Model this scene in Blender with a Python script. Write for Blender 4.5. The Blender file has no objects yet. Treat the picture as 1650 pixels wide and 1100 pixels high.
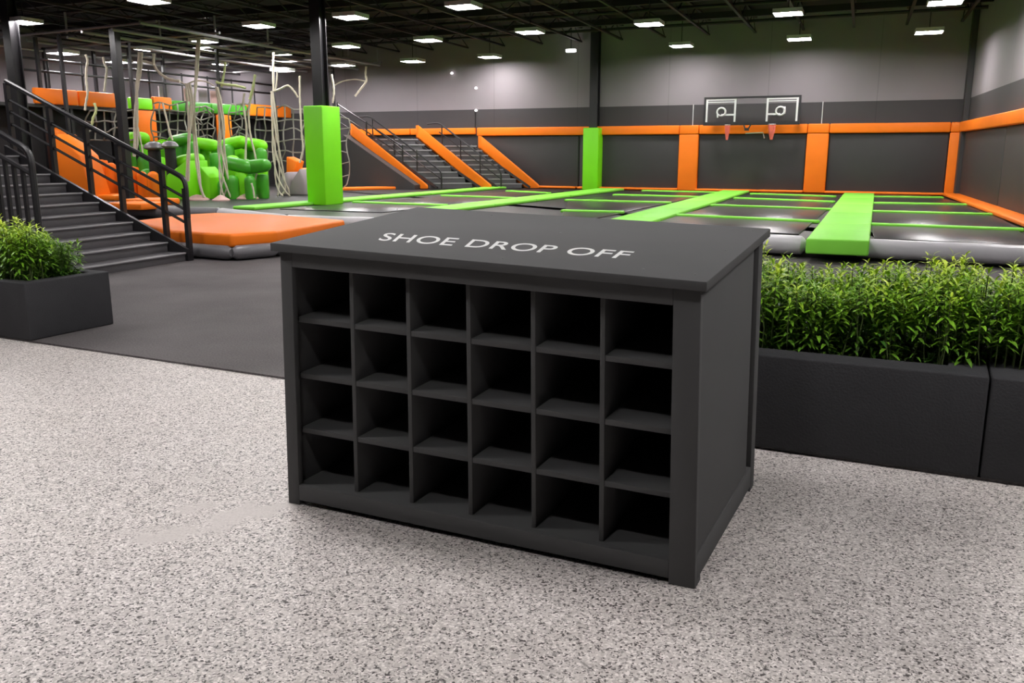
import bpy, bmesh, math, random
import numpy as np
from mathutils import Vector

SC = bpy.context.scene
COL = SC.collection
random.seed(7)
RNG = np.random.default_rng(7)

# ---------------------------------------------------------------- camera
FPX, EYE = 1400.0, 1.5
PITCH = math.atan((550 - 243) / FPX)
cam_d = bpy.data.cameras.new('camera')
cam_d.sensor_width = 36.0
cam_d.lens = FPX / 1650 * 36.0
cam_d.clip_end = 200
cam = bpy.data.objects.new('camera', cam_d)
COL.objects.link(cam)
cam.location = (0, 0, EYE)
cam.rotation_euler = (math.pi / 2 - PITCH, 0, 0)
SC.camera = cam
# ---------------------------------------------------------------- world, exposure
world = bpy.data.worlds.new('world')
SC.world = world
world.use_nodes = True
world.node_tree.nodes['Background'].inputs[0].default_value = (0.9, 0.93, 1, 1)
world.node_tree.nodes['Background'].inputs[1].default_value = 0.02
SC.view_settings.view_transform = 'Standard'
SC.view_settings.look = 'None'
SC.view_settings.gamma = 1
SC.view_settings.use_curve_mapping = False
SC.view_settings.exposure = 0.0
LAMP_POWER = 106.0          # radiance of the lamp diffusers
# unseen lamps: one read from shadows, the rows carried on, some added as fill: (x, y) and the size of a smaller one
UNSEEN_LAMPS = [(-1.6, 4.6), (-1.0, 1.0, 0.4), (3.2, 1.9), (4.4, 2.3, 0.45), (-15.3, 21.3), (-4.4, 3.4), (-6.6, 8.2), (6.2, 7.0), (1.2, 9.6), (-3.0, 11.2), (3.4, 14.2),  # smaller ones added for cabinet front and right floor, far-left one for the wall
              (7.6, 12.6), (-1.6, 16.0), (9.6, 17.0), (-8.6, 13.0), (-12.5, 15.5)]


# ---------------------------------------------------------------- geometry of the place
def at(px, py, z=0.0):
    """where the sight line of a photograph pixel meets the level plane z"""
    u, v = (px - 825) / FPX, -(py - 550) / FPX
    d = Vector((u, math.cos(PITCH) + v * math.sin(PITCH), -math.sin(PITCH) + v * math.cos(PITCH)))
    return Vector((0, 0, EYE)) + d * ((z - EYE) / d.z)


def far(px, py, y):
    """where that sight line reaches the distance y"""
    u, v = (px - 825) / FPX, -(py - 550) / FPX
    d = Vector((u, math.cos(PITCH) + v * math.sin(PITCH), -math.sin(PITCH) + v * math.cos(PITCH)))
    return Vector((0, 0, EYE)) + d * (y / d.y)


def rad(a): return math.radians(a)


U = Vector((math.sin(rad(21.5)), math.cos(rad(21.5)), 0))      # into the hall
R = Vector((math.cos(rad(24.5)), -math.sin(rad(24.5)), 0))     # to the right along the back wall
Z = Vector((0, 0, 1))
CORNER = Vector((12.4, 24.5, 0))
DECK = 0.29


def wall_at(px, py, off=0.0):
    """point on the back wall (off = metres in front of it)"""
    n = Vector((-R.y, R.x, 0))
    if n.y < 0: n = -n
    u, v = (px - 825) / FPX, -(py - 550) / FPX
    d = Vector((u, math.cos(PITCH) + v * math.sin(PITCH), -math.sin(PITCH) + v * math.cos(PITCH)))
    o = Vector((0, 0, EYE))
    t = ((CORNER - n * off) - o).dot(n) / d.dot(n)
    return o + d * t


# ---------------------------------------------------------------- materials
def lin(c):
    return tuple(((x / 255) / 12.92 if x / 255 <= 0.04045 else ((x / 255 + 0.055) / 1.055) ** 2.4) for x in c)


def material(name, col, rough=0.5, var=0.12, scale=8.0, bump=0.0, bscale=60.0, metal=0.0, spec=0.5, coat=0.0):
    m = bpy.data.materials.new(name)
    m.use_nodes = True
    nt = m.node_tree
    b = nt.nodes['Principled BSDF']
    tc = nt.nodes.new('ShaderNodeTexCoord')
    no = nt.nodes.new('ShaderNodeTexNoise')
    no.inputs['Scale'].default_value = scale
    no.inputs['Detail'].default_value = 4
    nt.links.new(tc.outputs['Object'], no.inputs['Vector'])
    mix = nt.nodes.new('ShaderNodeMix')
    mix.data_type = 'RGBA'
    mix.inputs['A'].default_value = tuple(x * (1 - var) for x in col) + (1,)
    mix.inputs['B'].default_value = tuple(min(1, x * (1 + var)) for x in col) + (1,)
    nt.links.new(no.outputs['Fac'], mix.inputs['Factor'])
    nt.links.new(mix.outputs['Result'], b.inputs['Base Color'])
    b.inputs['Roughness'].default_value = rough
    b.inputs['Metallic'].default_value = metal
    b.inputs['Specular IOR Level'].default_value = spec
    b.inputs['Coat Weight'].default_value = coat
    if bump:
        n2 = nt.nodes.new('ShaderNodeTexNoise')
        n2.inputs['Scale'].default_value = bscale
        n2.inputs['Detail'].default_value = 5
        nt.links.new(tc.outputs['Object'], n2.inputs['Vector'])
        bp = nt.nodes.new('ShaderNodeBump')
        bp.inputs['Strength'].default_value = bump
        bp.inputs['Distance'].default_value = 0.02
        nt.links.new(n2.outputs['Fac'], bp.inputs['Height'])
        nt.links.new(bp.outputs['Normal'], b.inputs['Normal'])
    return m


M = {}
M['cabinet'] = material('charcoal_cabinet_paint', (0.088, 0.088, 0.089), 0.85, 0.05, 3, 0.03, 150, spec=0.12)
M['screw'] = material('dark_screw_steel', (0.02, 0.02, 0.02), 0.4)
M['white'] = material('white_vinyl_lettering', (0.58, 0.58, 0.58), 0.6, 0.04, 30)
M['black_steel'] = material('black_painted_steel', (0.016, 0.015, 0.017), 0.38, 0.15, 5)
M['pipe'] = material('grey_scaffold_pipe', (0.3, 0.29, 0.3), 0.4, 0.2, 4, metal=0.3)
M['rail_grey'] = material('pale_grey_rail', (0.42, 0.41, 0.42), 0.4, 0.1, 5)
M['tread'] = material('dark_grey_stair_tread', (0.08, 0.075, 0.08), 0.55, 0.12, 10, 0.1, 120)
M['nosing'] = material('worn_grey_nosing', (0.3, 0.29, 0.3), 0.5, 0.1, 12)
M['orange'] = material('orange_vinyl_pad', (0.92, 0.2, 0.01), 0.45, 0.06, 3, 0.04, 40, spec=0.28)
M['green'] = material('green_vinyl_pad', (0.2, 0.74, 0.004), 0.45, 0.06, 3, 0.04, 40)
M['lime'] = material('green_vinyl_pad_lightened', (0.25, 0.74, 0.07), 0.5, 0.06, 3, 0.04, 40, spec=0.25)  # same vinyl as the green pads, lightened for the light from above
M['green_foam'] = material('green_foam_vinyl', (0.055, 0.33, 0.018), 0.35, 0.2, 3)
M['silver'] = material('silver_grey_vinyl_roll', (0.5, 0.49, 0.51), 0.35, 0.12, 3, 0.1, 12)
M['dark_roll'] = material('dark_grey_vinyl_roll', (0.15, 0.145, 0.155), 0.35, 0.12, 3, 0.1, 12)
M['bed'] = material('black_trampoline_mesh', (0.028, 0.026, 0.027), 0.3, 0.2, 6, 0.06, 90)
M['deck'] = material('black_deck_board', (0.02, 0.019, 0.02), 0.45, 0.2, 6)
M['wall_mat'] = material('black_wall_mat', (0.03, 0.028, 0.029), 0.6, 0.1, 3)
M['black_cloth'] = material('black_backdrop_cloth', (0.012, 0.011, 0.012), 0.8, 0.3, 4)
M['rope'] = material('cream_rope', (0.6, 0.54, 0.44), 0.85, 0.18, 22, 0.5, 60)
M['lime_rope'] = material('lime_tinted_rope', (0.52, 0.58, 0.28), 0.85, 0.18, 22, 0.5, 60)
M['net'] = material('grey_cargo_net_rope', (0.22, 0.21, 0.18), 0.85, 0.2, 22, 0.5, 60)
M['pink'] = material('pale_pink_vinyl', (0.62, 0.4, 0.37), 0.6, 0.2, 6)
M['boulder'] = material('mauve_grey_pad', (0.28, 0.24, 0.25), 0.5, 0.1, 4)
M['planter'] = material('charcoal_fibre_concrete', (0.034, 0.034, 0.037), 0.8, 0.16, 7, 0.2, 90, spec=0.3)
M['soil'] = material('dark_potting_soil', (0.018, 0.013, 0.01), 0.95, 0.4, 30, 0.8, 50)
M['stem'] = material('green_brown_stem', (0.07, 0.1, 0.025), 0.7, 0.2, 20)
M['housing'] = material('white_lamp_housing', (0.6, 0.6, 0.6), 0.5, 0.05, 8)
M['ceiling'] = material('black_painted_ceiling_deck', (0.005, 0.0045, 0.0045), 0.8, 0.3, 1.5)
M['joist'] = material('black_painted_joist', (0.0095, 0.0075, 0.0075), 0.6, 0.3, 2)
M['hoop_red'] = material('faded_red_net_cord', (0.75, 0.16, 0.12), 0.8, 0.2, 20)
M['chrome'] = material('brushed_steel', (0.55, 0.55, 0.56), 0.3, 0.1, 20, metal=0.8)


def nodes_of(name):
    m = bpy.data.materials.new(name)
    m.use_nodes = True
    nt = m.node_tree
    return m, nt, nt.nodes['Principled BSDF'], nt.nodes.new('ShaderNodeTexCoord')


def leaf_material():
    m, nt, b, tc = nodes_of('glossy_green_leaf')
    a = nt.nodes.new('ShaderNodeAttribute')
    a.attribute_name = 'leaf_age'
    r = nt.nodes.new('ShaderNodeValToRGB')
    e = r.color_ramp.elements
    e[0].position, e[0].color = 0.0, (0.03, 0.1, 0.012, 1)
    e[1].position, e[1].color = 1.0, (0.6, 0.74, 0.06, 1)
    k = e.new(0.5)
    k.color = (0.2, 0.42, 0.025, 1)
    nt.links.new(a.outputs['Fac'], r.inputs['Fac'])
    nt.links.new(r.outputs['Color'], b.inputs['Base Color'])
    b.inputs['Roughness'].default_value = 0.38
    b.inputs['Subsurface Weight'].default_value = 0.0
    return m


def floor_material():
    m, nt, b, tc = nodes_of('speckled_grey_resin_floor')
    L = nt.links
    v = nt.nodes.new('ShaderNodeTexVoronoi')
    v.inputs['Scale'].default_value = 150
    dn = nt.nodes.new('ShaderNodeTexNoise')
    dn.inputs['Scale'].default_value = 45
    add = nt.nodes.new('ShaderNodeVectorMath')
    add.operation = 'MULTIPLY_ADD'
    add.inputs[1].default_value = (0.02, 0.02, 0.02)
    L.new(tc.outputs['Object'], dn.inputs['Vector'])
    L.new(dn.outputs['Color'], add.inputs[0])
    L.new(tc.outputs['Object'], add.inputs[2])
    L.new(add.outputs[0], v.inputs['Vector'])
    sep = nt.nodes.new('ShaderNodeSeparateColor')
    L.new(v.outputs['Color'], sep.inputs['Color'])
    r = nt.nodes.new('ShaderNodeValToRGB')
    r.color_ramp.interpolation = 'CONSTANT'
    e = r.color_ramp.elements
    e[0].position, e[0].color = 0.0, (0.07, 0.062, 0.06, 1)
    e[1].position, e[1].color = 0.11, (0.27, 0.25, 0.245, 1)
    for p, c in ((0.24, (0.48, 0.448, 0.436)), (0.5, (0.585, 0.548, 0.535)), (0.84, (0.77, 0.73, 0.72))):
        k = e.new(p)
        k.color = c + (1,)
    L.new(sep.outputs['Red'], r.inputs['Fac'])
    # worn patches polished free of flakes, left of the cabinet
    big = nt.nodes.new('ShaderNodeTexNoise')
    big.inputs['Scale'].default_value = 0.9
    big.inputs['Detail'].default_value = 3
    L.new(tc.outputs['Object'], big.inputs['Vector'])
    pr = nt.nodes.new('ShaderNodeValToRGB')
    pr.color_ramp.elements[0].position = 0.60
    pr.color_ramp.elements[1].position = 0.72
    pr.color_ramp.elements[1].color = (0.85, 0.85, 0.85, 1)
    wn = nt.nodes.new('ShaderNodeTexNoise')
    wn.inputs['Scale'].default_value = 4.5
    wn.inputs['Detail'].default_value = 4
    L.new(tc.outputs['Object'], wn.inputs['Vector'])
    dist = nt.nodes.new('ShaderNodeVectorMath')
    dist.operation = 'DISTANCE'
    dist.inputs[1].default_value = (-1.22, 3.45, 0)
    L.new(tc.outputs['Object'], dist.inputs[0])
    mr = nt.nodes.new('ShaderNodeMapRange')
    mr.inputs[1].default_value = 0.15
    mr.inputs[2].default_value = 0.75
    mr.inputs[3].default_value = 0.16
    mr.inputs[4].default_value = -0.2
    L.new(dist.outputs['Value'], mr.inputs[0])
    ad = nt.nodes.new('ShaderNodeMath')
    L.new(wn.outputs['Fac'], ad.inputs[0])
    L.new(mr.outputs[0], ad.inputs[1])
    L.new(ad.outputs[0], pr.inputs['Fac'])
    mx = nt.nodes.new('ShaderNodeMix')
    mx.data_type = 'RGBA'
    L.new(pr.outputs['Color'], mx.inputs['Factor'])
    L.new(r.outputs['Color'], mx.inputs['A'])
    mx.inputs['B'].default_value = (0.52, 0.487, 0.475, 1)
    tint = nt.nodes.new('ShaderNodeMix')
    tint.data_type = 'RGBA'
    tint.blend_type = 'MULTIPLY'
    tint.inputs['Factor'].default_value = 1
    tr = nt.nodes.new('ShaderNodeValToRGB')
    tr.color_ramp.elements[0].color = (0.93, 0.9, 0.86, 1)
    tr.color_ramp.elements[1].color = (1, 1, 1, 1)
    L.new(big.outputs['Fac'], tr.inputs['Fac'])
    L.new(mx.outputs['Result'], tint.inputs['A'])
    L.new(tr.outputs['Color'], tint.inputs['B'])
    L.new(tint.outputs['Result'], b.inputs['Base Color'])
    b.inputs['Roughness'].default_value = 0.45
    b.inputs['Specular IOR Level'].default_value = 0.4
    return m


def rubber_material():
    m, nt, b, tc = nodes_of('dark_rubber_flooring')
    L = nt.links
    n1 = nt.nodes.new('ShaderNodeTexNoise')
    n1.inputs['Scale'].default_value = 70
    n1.inputs['Detail'].default_value = 6
    n2 = nt.nodes.new('ShaderNodeTexNoise')
    n2.inputs['Scale'].default_value = 1.2
    n2.inputs['Detail'].default_value = 5
    for n in (n1, n2): L.new(tc.outputs['Object'], n.inputs['Vector'])
    r = nt.nodes.new('ShaderNodeValToRGB')
    r.color_ramp.elements[0].position, r.color_ramp.elements[0].color = 0.35, (0.055, 0.049, 0.05, 1)
    r.color_ramp.elements[1].position, r.color_ramp.elements[1].color = 0.7, (0.135, 0.122, 0.124, 1)
    mx = nt.nodes.new('ShaderNodeMix')
    mx.inputs['Factor'].default_value = 0.4
    L.new(n1.outputs['Fac'], mx.inputs['A'])
    L.new(n2.outputs['Fac'], mx.inputs['B'])
    L.new(mx.outputs['Result'], r.inputs['Fac'])
    L.new(r.outputs['Color'], b.inputs['Base Color'])
    b.inputs['Roughness'].default_value = 0.75
    b.inputs['Specular IOR Level'].default_value = 0.25
    bp = nt.nodes.new('ShaderNodeBump')
    bp.inputs['Strength'].default_value = 0.25
    bp.inputs['Distance'].default_value = 0.01
    L.new(n1.outputs['Fac'], bp.inputs['Height'])
    L.new(bp.outputs['Normal'], b.inputs['Normal'])
    return m


def wall_material():
    """two paint colours meeting at 2.88 m, with the joints of the wall panels"""
    m, nt, b, tc = nodes_of('two_tone_grey_wall_paint')
    L = nt.links
    sep = nt.nodes.new('ShaderNodeSeparateXYZ')
    L.new(tc.outputs['Object'], sep.inputs[0])
    st = nt.nodes.new('ShaderNodeMath')
    st.operation = 'GREATER_THAN'
    st.inputs[1].default_value = 2.88
    L.new(sep.outputs['Z'], st.inputs[0])
    n = nt.nodes.new('ShaderNodeTexNoise')
    n.inputs['Scale'].default_value = 0.8
    n.inputs['Detail'].default_value = 5
    L.new(tc.outputs['Object'], n.inputs['Vector'])
    dk = nt.nodes.new('ShaderNodeMix')
    dk.data_type = 'RGBA'
    dk.inputs['A'].default_value = (0.047, 0.043, 0.046, 1)
    dk.inputs['B'].default_value = (0.056, 0.051, 0.055, 1)
    lt = nt.nodes.new('ShaderNodeMix')
    lt.data_type = 'RGBA'
    lt.inputs['A'].default_value = (0.205, 0.18, 0.195, 1)
    lt.inputs['B'].default_value = (0.245, 0.217, 0.236, 1)
    L.new(n.outputs['Fac'], dk.inputs['Factor'])
    L.new(n.outputs['Fac'], lt.inputs['Factor'])
    mx = nt.nodes.new('ShaderNodeMix')
    mx.data_type = 'RGBA'
    L.new(st.outputs[0], mx.inputs['Factor'])
    L.new(dk.outputs['Result'], mx.inputs['A'])
    L.new(lt.outputs['Result'], mx.inputs['B'])
    # panel joints every 3 m along the wall
    md = nt.nodes.new('ShaderNodeMath')
    md.operation = 'PINGPONG'
    md.inputs[1].default_value = 1.5
    L.new(sep.outputs['X'], md.inputs[0])
    lt2 = nt.nodes.new('ShaderNodeMath')
    lt2.operation = 'LESS_THAN'
    lt2.inputs[1].default_value = 0.012
    L.new(md.outputs[0], lt2.inputs[0])
    mj = nt.nodes.new('ShaderNodeMix')
    mj.data_type = 'RGBA'
    mj.blend_type = 'MULTIPLY'
    L.new(lt2.outputs[0], mj.inputs['Factor'])
    L.new(mx.outputs['Result'], mj.inputs['A'])
    mj.inputs['B'].default_value = (0.8, 0.8, 0.8, 1)
    L.new(mj.outputs['Result'], b.inputs['Base Color'])
    b.inputs['Roughness'].default_value = 0.7
    b.inputs['Specular IOR Level'].default_value = 0.3
    return m


def glow_material(name, power, tint=(1, 0.965, 0.955)):
    m, nt, b, tc = nodes_of(name)
    n = nt.nodes.new('ShaderNodeTexNoise')
    n.inputs['Scale'].default_value = 5
    nt.links.new(tc.outputs['Object'], n.inputs['Vector'])
    b.inputs['Base Color'].default_value = (0.8, 0.8, 0.8, 1)
    b.inputs['Emission Color'].default_value = tint + (1,)
    b.inputs['Emission Strength'].default_value = power
    return m


def glass_material():
    m, nt, b, tc = nodes_of('clear_acrylic')
    b.inputs['Base Color'].default_value = (0.1, 0.1, 0.1, 1)
    b.inputs['Roughness'].default_value = 0.05
    b.inputs['Alpha'].default_value = 0.15
    return m


M['leaf'] = leaf_material()
M['floor'] = floor_material()
M['rubber'] = rubber_material()
M['wall'] = wall_material()
M['glow'] = glow_material('lit_lamp_diffuser', LAMP_POWER)
M['bulb'] = glow_material('lit_small_bulb', 6.0)
M['glass'] = glass_material()


# ---------------------------------------------------------------- mesh helpers
class MB:
    def __init__(s):
        s.v, s.f = [], []

    def add(s, vs, fs):
        k = len(s.v)
        s.v += [Vector(p) for p in vs]
        s.f += [tuple(i + k for i in f) for f in fs]
        return s

    def hexa(s, c):
        """eight corners: bottom ring then top ring"""
        return s.add(c, [(3, 2, 1, 0), (4, 5, 6, 7), (0, 1, 5, 4), (1, 2, 6, 5), (2, 3, 7, 6), (3, 0, 4, 7)])

    def box(s, o, a, b, c):
        o, a, b, c = Vector(o), Vector(a), Vector(b), Vector(c)
        return s.hexa([o, o + a, o + a + b, o + b, o + c, o + a + c, o + a + b + c, o + b + c])

    def cbox(s, ctr, a, b, c):
        a, b, c = Vector(a), Vector(b), Vector(c)
        return s.box(Vector(ctr) - a / 2 - b / 2, a, b, c)

    def prism(s, ring, z0, z1):
        n = len(ring)
        vs = [Vector((p[0], p[1], z0)) for p in ring] + [Vector((p[0], p[1], z1)) for p in ring]
        fs = [tuple(range(n - 1, -1, -1)), tuple(range(n, 2 * n))]
        fs += [(i, (i + 1) % n, (i + 1) % n + n, i + n) for i in range(n)]
        return s.add(vs, fs)

    def tube(s, pts, r, n=8, cap=True):
        pts = [Vector(p) for p in pts]
        rs = r if isinstance(r, (list, tuple)) else [r] * len(pts)
        up = None
        k = len(s.v)
        for i, p in enumerate(pts):
            a = pts[max(i - 1, 0)]
            b = pts[min(i + 1, len(pts) - 1)]
            t = (b - a).normalized()
            if up is None:
                up = t.orthogonal().normalized()
            up = (up - t * up.dot(t))
            up = up.normalized() if up.length > 1e-6 else t.orthogonal().normalized()
            w = t.cross(up)
            for j in range(n):
                q = 2 * math.pi * j / n
                s.v.append(p + (up * math.cos(q) + w * math.sin(q)) * rs[i])
        for i in range(len(pts) - 1):
            for j in range(n):
                s.f.append((k + i * n + j, k + i * n + (j + 1) % n, k + (i + 1) * n + (j + 1) % n, k + (i + 1) * n + j))
        if cap:
            s.f.append(tuple(k + j for j in range(n - 1, -1, -1)))
            s.f.append(tuple(k + (len(pts) - 1) * n + j for j in range(n)))
        return s

    def lathe(s, base, prof, n=20):
        """profile of (radius, height) about a vertical axis, closed at both ends"""
        base = Vector(base)
        k = len(s.v)
        for r, h in prof:
            for j in range(n):
                q = 2 * math.pi * j / n
                s.v.append(base + Vector((r * math.cos(q), r * math.sin(q), h)))
        for i in range(len(prof) - 1):
            for j in range(n):
                s.f.append((k + i * n + j, k + i * n + (j + 1) % n, k + (i + 1) * n + (j + 1) % n, k + (i + 1) * n + j))
        s.f.append(tuple(k + j for j in range(n - 1, -1, -1)))
        s.f.append(tuple(k + (len(prof) - 1) * n + j for j in range(n)))
        return s

    def build(s, name, mat, parent=None, bevel=0.0, seg=2, smooth=False, origin=None):
        base = Vector((0, 0, 0))
        if parent is not None:
            q = parent
            while q is not None:
                base += Vector(q.location)
                q = q.parent
        me = bpy.data.meshes.new(name)
        if origin is None:
            if parent is None:
                lo = Vector([min(v[i] for v in s.v) for i in range(3)])
                hi = Vector([max(v[i] for v in s.v) for i in range(3)])
                origin = Vector(((lo.x + hi.x) / 2, (lo.y + hi.y) / 2, lo.z))
            else:
                origin = base
        origin = Vector(origin)
        me.from_pydata([tuple(v - origin) for v in s.v], [], s.f)
        me.materials.append(mat)
        bm = bmesh.new()
        bm.from_mesh(me)
        bmesh.ops.recalc_face_normals(bm, faces=bm.faces)
        if bevel:
            ed = [e for e in bm.edges if len(e.link_faces) == 2 and e.calc_face_angle(0) > 0.5]
            bmesh.ops.bevel(bm, geom=ed, offset=bevel, segments=seg, profile=0.5, affect='EDGES', clamp_overlap=True)
        bm.to_mesh(me)
        bm.free()
        if smooth or bevel:
            me.polygons.foreach_set('use_smooth', [True] * len(me.polygons))
            me.set_sharp_from_angle(angle=rad(40))
        o = bpy.data.objects.new(name, me)
        COL.objects.link(o)
        o.location = origin - base
        if parent is not None:
            o.parent = parent
        return o


def tag(o, label, cat, group=None, kind=None):
    o['label'] = label
    o['category'] = cat
    if group: o['group'] = group
    if kind: o['kind'] = kind
    return o


def thing(name, label, cat, loc, group=None):
    o = bpy.data.objects.new(name, None)
    o.empty_display_size = 0.2
    COL.objects.link(o)
    o.location = loc
    return tag(o, label, cat, group)


def struct(o):
    o['kind'] = 'structure'
    return o


def bend(pts, r=0.08, n=4):
    """round the corners of a polyline"""
    pts = [Vector(p) for p in pts]
    out = [pts[0]]
    for a, b, c in zip(pts, pts[1:], pts[2:]):
        d1, d2 = (a - b), (c - b)
        k = min(r, d1.length * 0.45, d2.length * 0.45)
        p, q = b + d1.normalized() * k, b + d2.normalized() * k
        for i in range(n + 1):
            t = i / n
            out.append(p * (1 - t) ** 2 + b * 2 * t * (1 - t) + q * t * t)
    out.append(pts[-1])
    return out


def spline(pts, n=6):
    pts = [Vector(p) for p in pts]
    P = [pts[0]] + pts + [pts[-1]]
    out = []
    for i in range(1, len(P) - 2):
        a, b, c, d = P[i - 1], P[i], P[i + 1], P[i + 2]
        for k in range(n):
            t = k / n
            out.append(0.5 * ((2 * b) + (c - a) * t + (2 * a - 5 * b + 4 * c - d) * t * t + (3 * b - a - 3 * c + d) * t ** 3))
    out.append(pts[-1])
    return out


ORD = ['first', 'second', 'third', 'fourth', 'fifth', 'sixth', 'seventh', 'eighth', 'ninth', 'tenth', 'eleventh', 'twelfth',
       'thirteenth', 'fourteenth', 'fifteenth', 'sixteenth']

# ================================================================ the setting
CEIL = 5.4
fl = MB().prism([(-40, -8), (16, -8), (16, 46), (-40, 46)], -0.2, 0.0).build('floor', M['floor'], origin=(0, 0, 0))
struct(fl)
ce = MB().prism([(-40, -8), (16, -8), (16, 46), (-40, 46)], CEIL, CEIL + 0.2).build('ceiling', M['ceiling'], origin=(0, 0, CEIL))
struct(ce)


def wall(name, a, b, thick=0.2, h=CEIL):
    """wall from a to b; its local x runs along it, so the paint joints do too"""
    a, b = Vector((a[0], a[1], 0)), Vector((b[0], b[1], 0))
    L = (b - a).length
    o = MB().box((0, 0, 0), (L, 0, 0), (0, thick, 0), (0, 0, h)).build(name, M['wall'], origin=(0, 0, 0))
    o.location = a
    o.rotation_euler = (0, 0, math.atan2((b - a).y, (b - a).x))
    struct(o)
    return o


LW = Vector((-15.25, 25.4, 0))                       # a point of the left wall, which runs into the hall
_k = (LW - CORNER).cross(U).z / (-R).cross(U).z
BL = CORNER - R * _k                                 # where the left and back walls meet
LE = LW - U * 14
RW = Vector((-2.98, -8.4, 0)).normalized()          # along the right wall towards the viewer
RE = CORNER + RW * 18.2
wall('wall_back', BL - R * 0.2, CORNER + R * 0.2)
wall('wall_right', CORNER, RE)
wall('wall_alcove', RE, RE + R * 5)
wall('wall_side', RE + R * 5, (9.5, -6))
wall('wall_front', (9.5, -6), (-30, -6))
wall('wall_left', LE, BL)
wall('wall_entrance', (-30, -6), LE)
# corner post where the back wall meets the right wall
struct(MB().box(CORNER + RW * 0.26 - R * 0.14, R * 0.13, RW * 0.33, Z * CEIL).build('trim_1', M['wall_mat']))

# ceiling joists: open-web trusses running into the hall
for i in range(22):
    r0 = 1.0 - 1.35 * i
    a = CORNER + R * r0 - U * 26
    b = CORNER + R * r0 - U * 0.15
    if i > 20: a = CORNER + R * r0 - U * 20
    mb = MB()
    for zz in (4.86, 5.28):
        mb.box(Vector((a.x, a.y, zz)) - R * 0.035, R * 0.07, b - a, Z * 0.05)
    n = int((b - a).length / 0.8)
    for k in range(n):
        p = a.lerp(b, k / n)
        q = a.lerp(b, (k + 1) / n)
        z0, z1 = (4.9, 5.3) if k % 2 == 0 else (5.3, 4.9)
        mb.tube([(p.x, p.y, z0), (q.x, q.y, z1)], 0.016, 4)
    struct(mb.build('trim_%d' % (i + 2), M['joist']))
# purlins and cable trays crossing under the joists
for i, uo in enumerate((-2.6, -5.6, -8.4, -11.5, -14.2, -17.5, -20.3)):
    a = CORNER + U * uo + R * 0.4
    b = CORNER + U * uo - R * (26 if i < 5 else 22)
    mb = MB().box(Vector((a.x, a.y, 5.0)), b - a, U * 0.12, Z * 0.16)
    mb.tube([Vector((a.x, a.y, 4.98)) + U * 0.8, Vector((b.x, b.y, 4.98)) + U * 0.8], 0.04, 6)
    struct(mb.build('trim_%d' % (i + 40), M['joist']))

# dark rubber flooring in front of the trampolines
E0, ER = Vector((-1.53, 5.62, 0)), Vector((math.cos(rad(26.3)), -math.sin(rad(26.3)), 0))
EU = Vector((-ER.y, ER.x, 0))
mat_ring = [E0 - ER * 14 + EU * 0.03, E0 + ER * 7.2 + EU * 0.03, E0 + ER * 7.2 + EU * 10.3, E0 + EU * 16 - ER * 4, E0 - ER * 22 + EU * 16]
rm = MB().prism(mat_ring, 0.0, 0.014).build('rubber_floor_mat', M['rubber'])
tag(rm, 'dark grey rubber flooring spread between the speckled floor and the trampolines', 'floor mat')

# ================================================================ trampoline court
FE = Vector((3.68, 12.6, 0))                          # a point of the court's front edge
FR_ = Vector((math.cos(rad(27)), -math.sin(rad(27)), 0))


def front(t): return FE + FR_ * t


RWALL = lambda d: CORNER + RW * d
pf = [front(-6.7) + U * 0.12, front(4.6) + U * 0.12, RWALL(15.2) - R * 0.06, CORNER - R * 0.06 - U * 0.02, BL + R * 0.1 - U * 0.05,
      LW - U * 3.6 + R * 0.05, Vector((-6.2, 18.6, 0))]
dk = MB().prism([(p.x, p.y) for p in pf], 0.0, DECK - 0.02).build('trampoline_deck', M['deck'])
tag(dk, 'low black platform carrying the trampoline court and the obstacle course', 'platform')

# long green runner pads between the trampoline columns: (near centre, far centre, width)
runners = [
    (Vector((4.36, 11.66, 0)), Vector((9.82, 24.9, 0)), 0.80, 'nearest to the right wall'),
    (Vector((1.15, 12.9, 0)), Vector((6.75, 26.55, 0)), 0.80, 'second from the right wall'),
    (Vector((-1.72, 17.8, 0)), Vector((3.2, 28.1, 0)), 0.80, 'third from the right wall'),
    (Vector((-5.75, 18.75, 0)), Vector((-0.45, 29.4, 0)), 0.62, 'beside the near green column'),
]
for a, b, w, where in runners:
    d = (b - a).normalized()
    nrm = Vector((d.y, -d.x, 0))
    t = thing('runner_pad', 'long green runner pad on the trampolines, ' + where, 'pad', (a.x, a.y, DECK), 'green runner pads on the court')
    L = (b - a).length
    cuts = [0, 0.2, 0.4, 0.6, 0.8, 1.0]
    for k in range(5):
        p = a + d * (L * cuts[k] + 0.012)
        q = d * (L * 0.2 - 0.024)
        z0 = DECK - 0.02 if k else (0.13 if where.startswith('nearest') else DECK - 0.02)
        MB().box(Vector((p.x, p.y, z0)) - nrm * w / 2, nrm * w, q, Z * (DECK + 0.05 - z0)).build('pad_section', M['lime'], t, bevel=0.025, seg=3)

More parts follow.
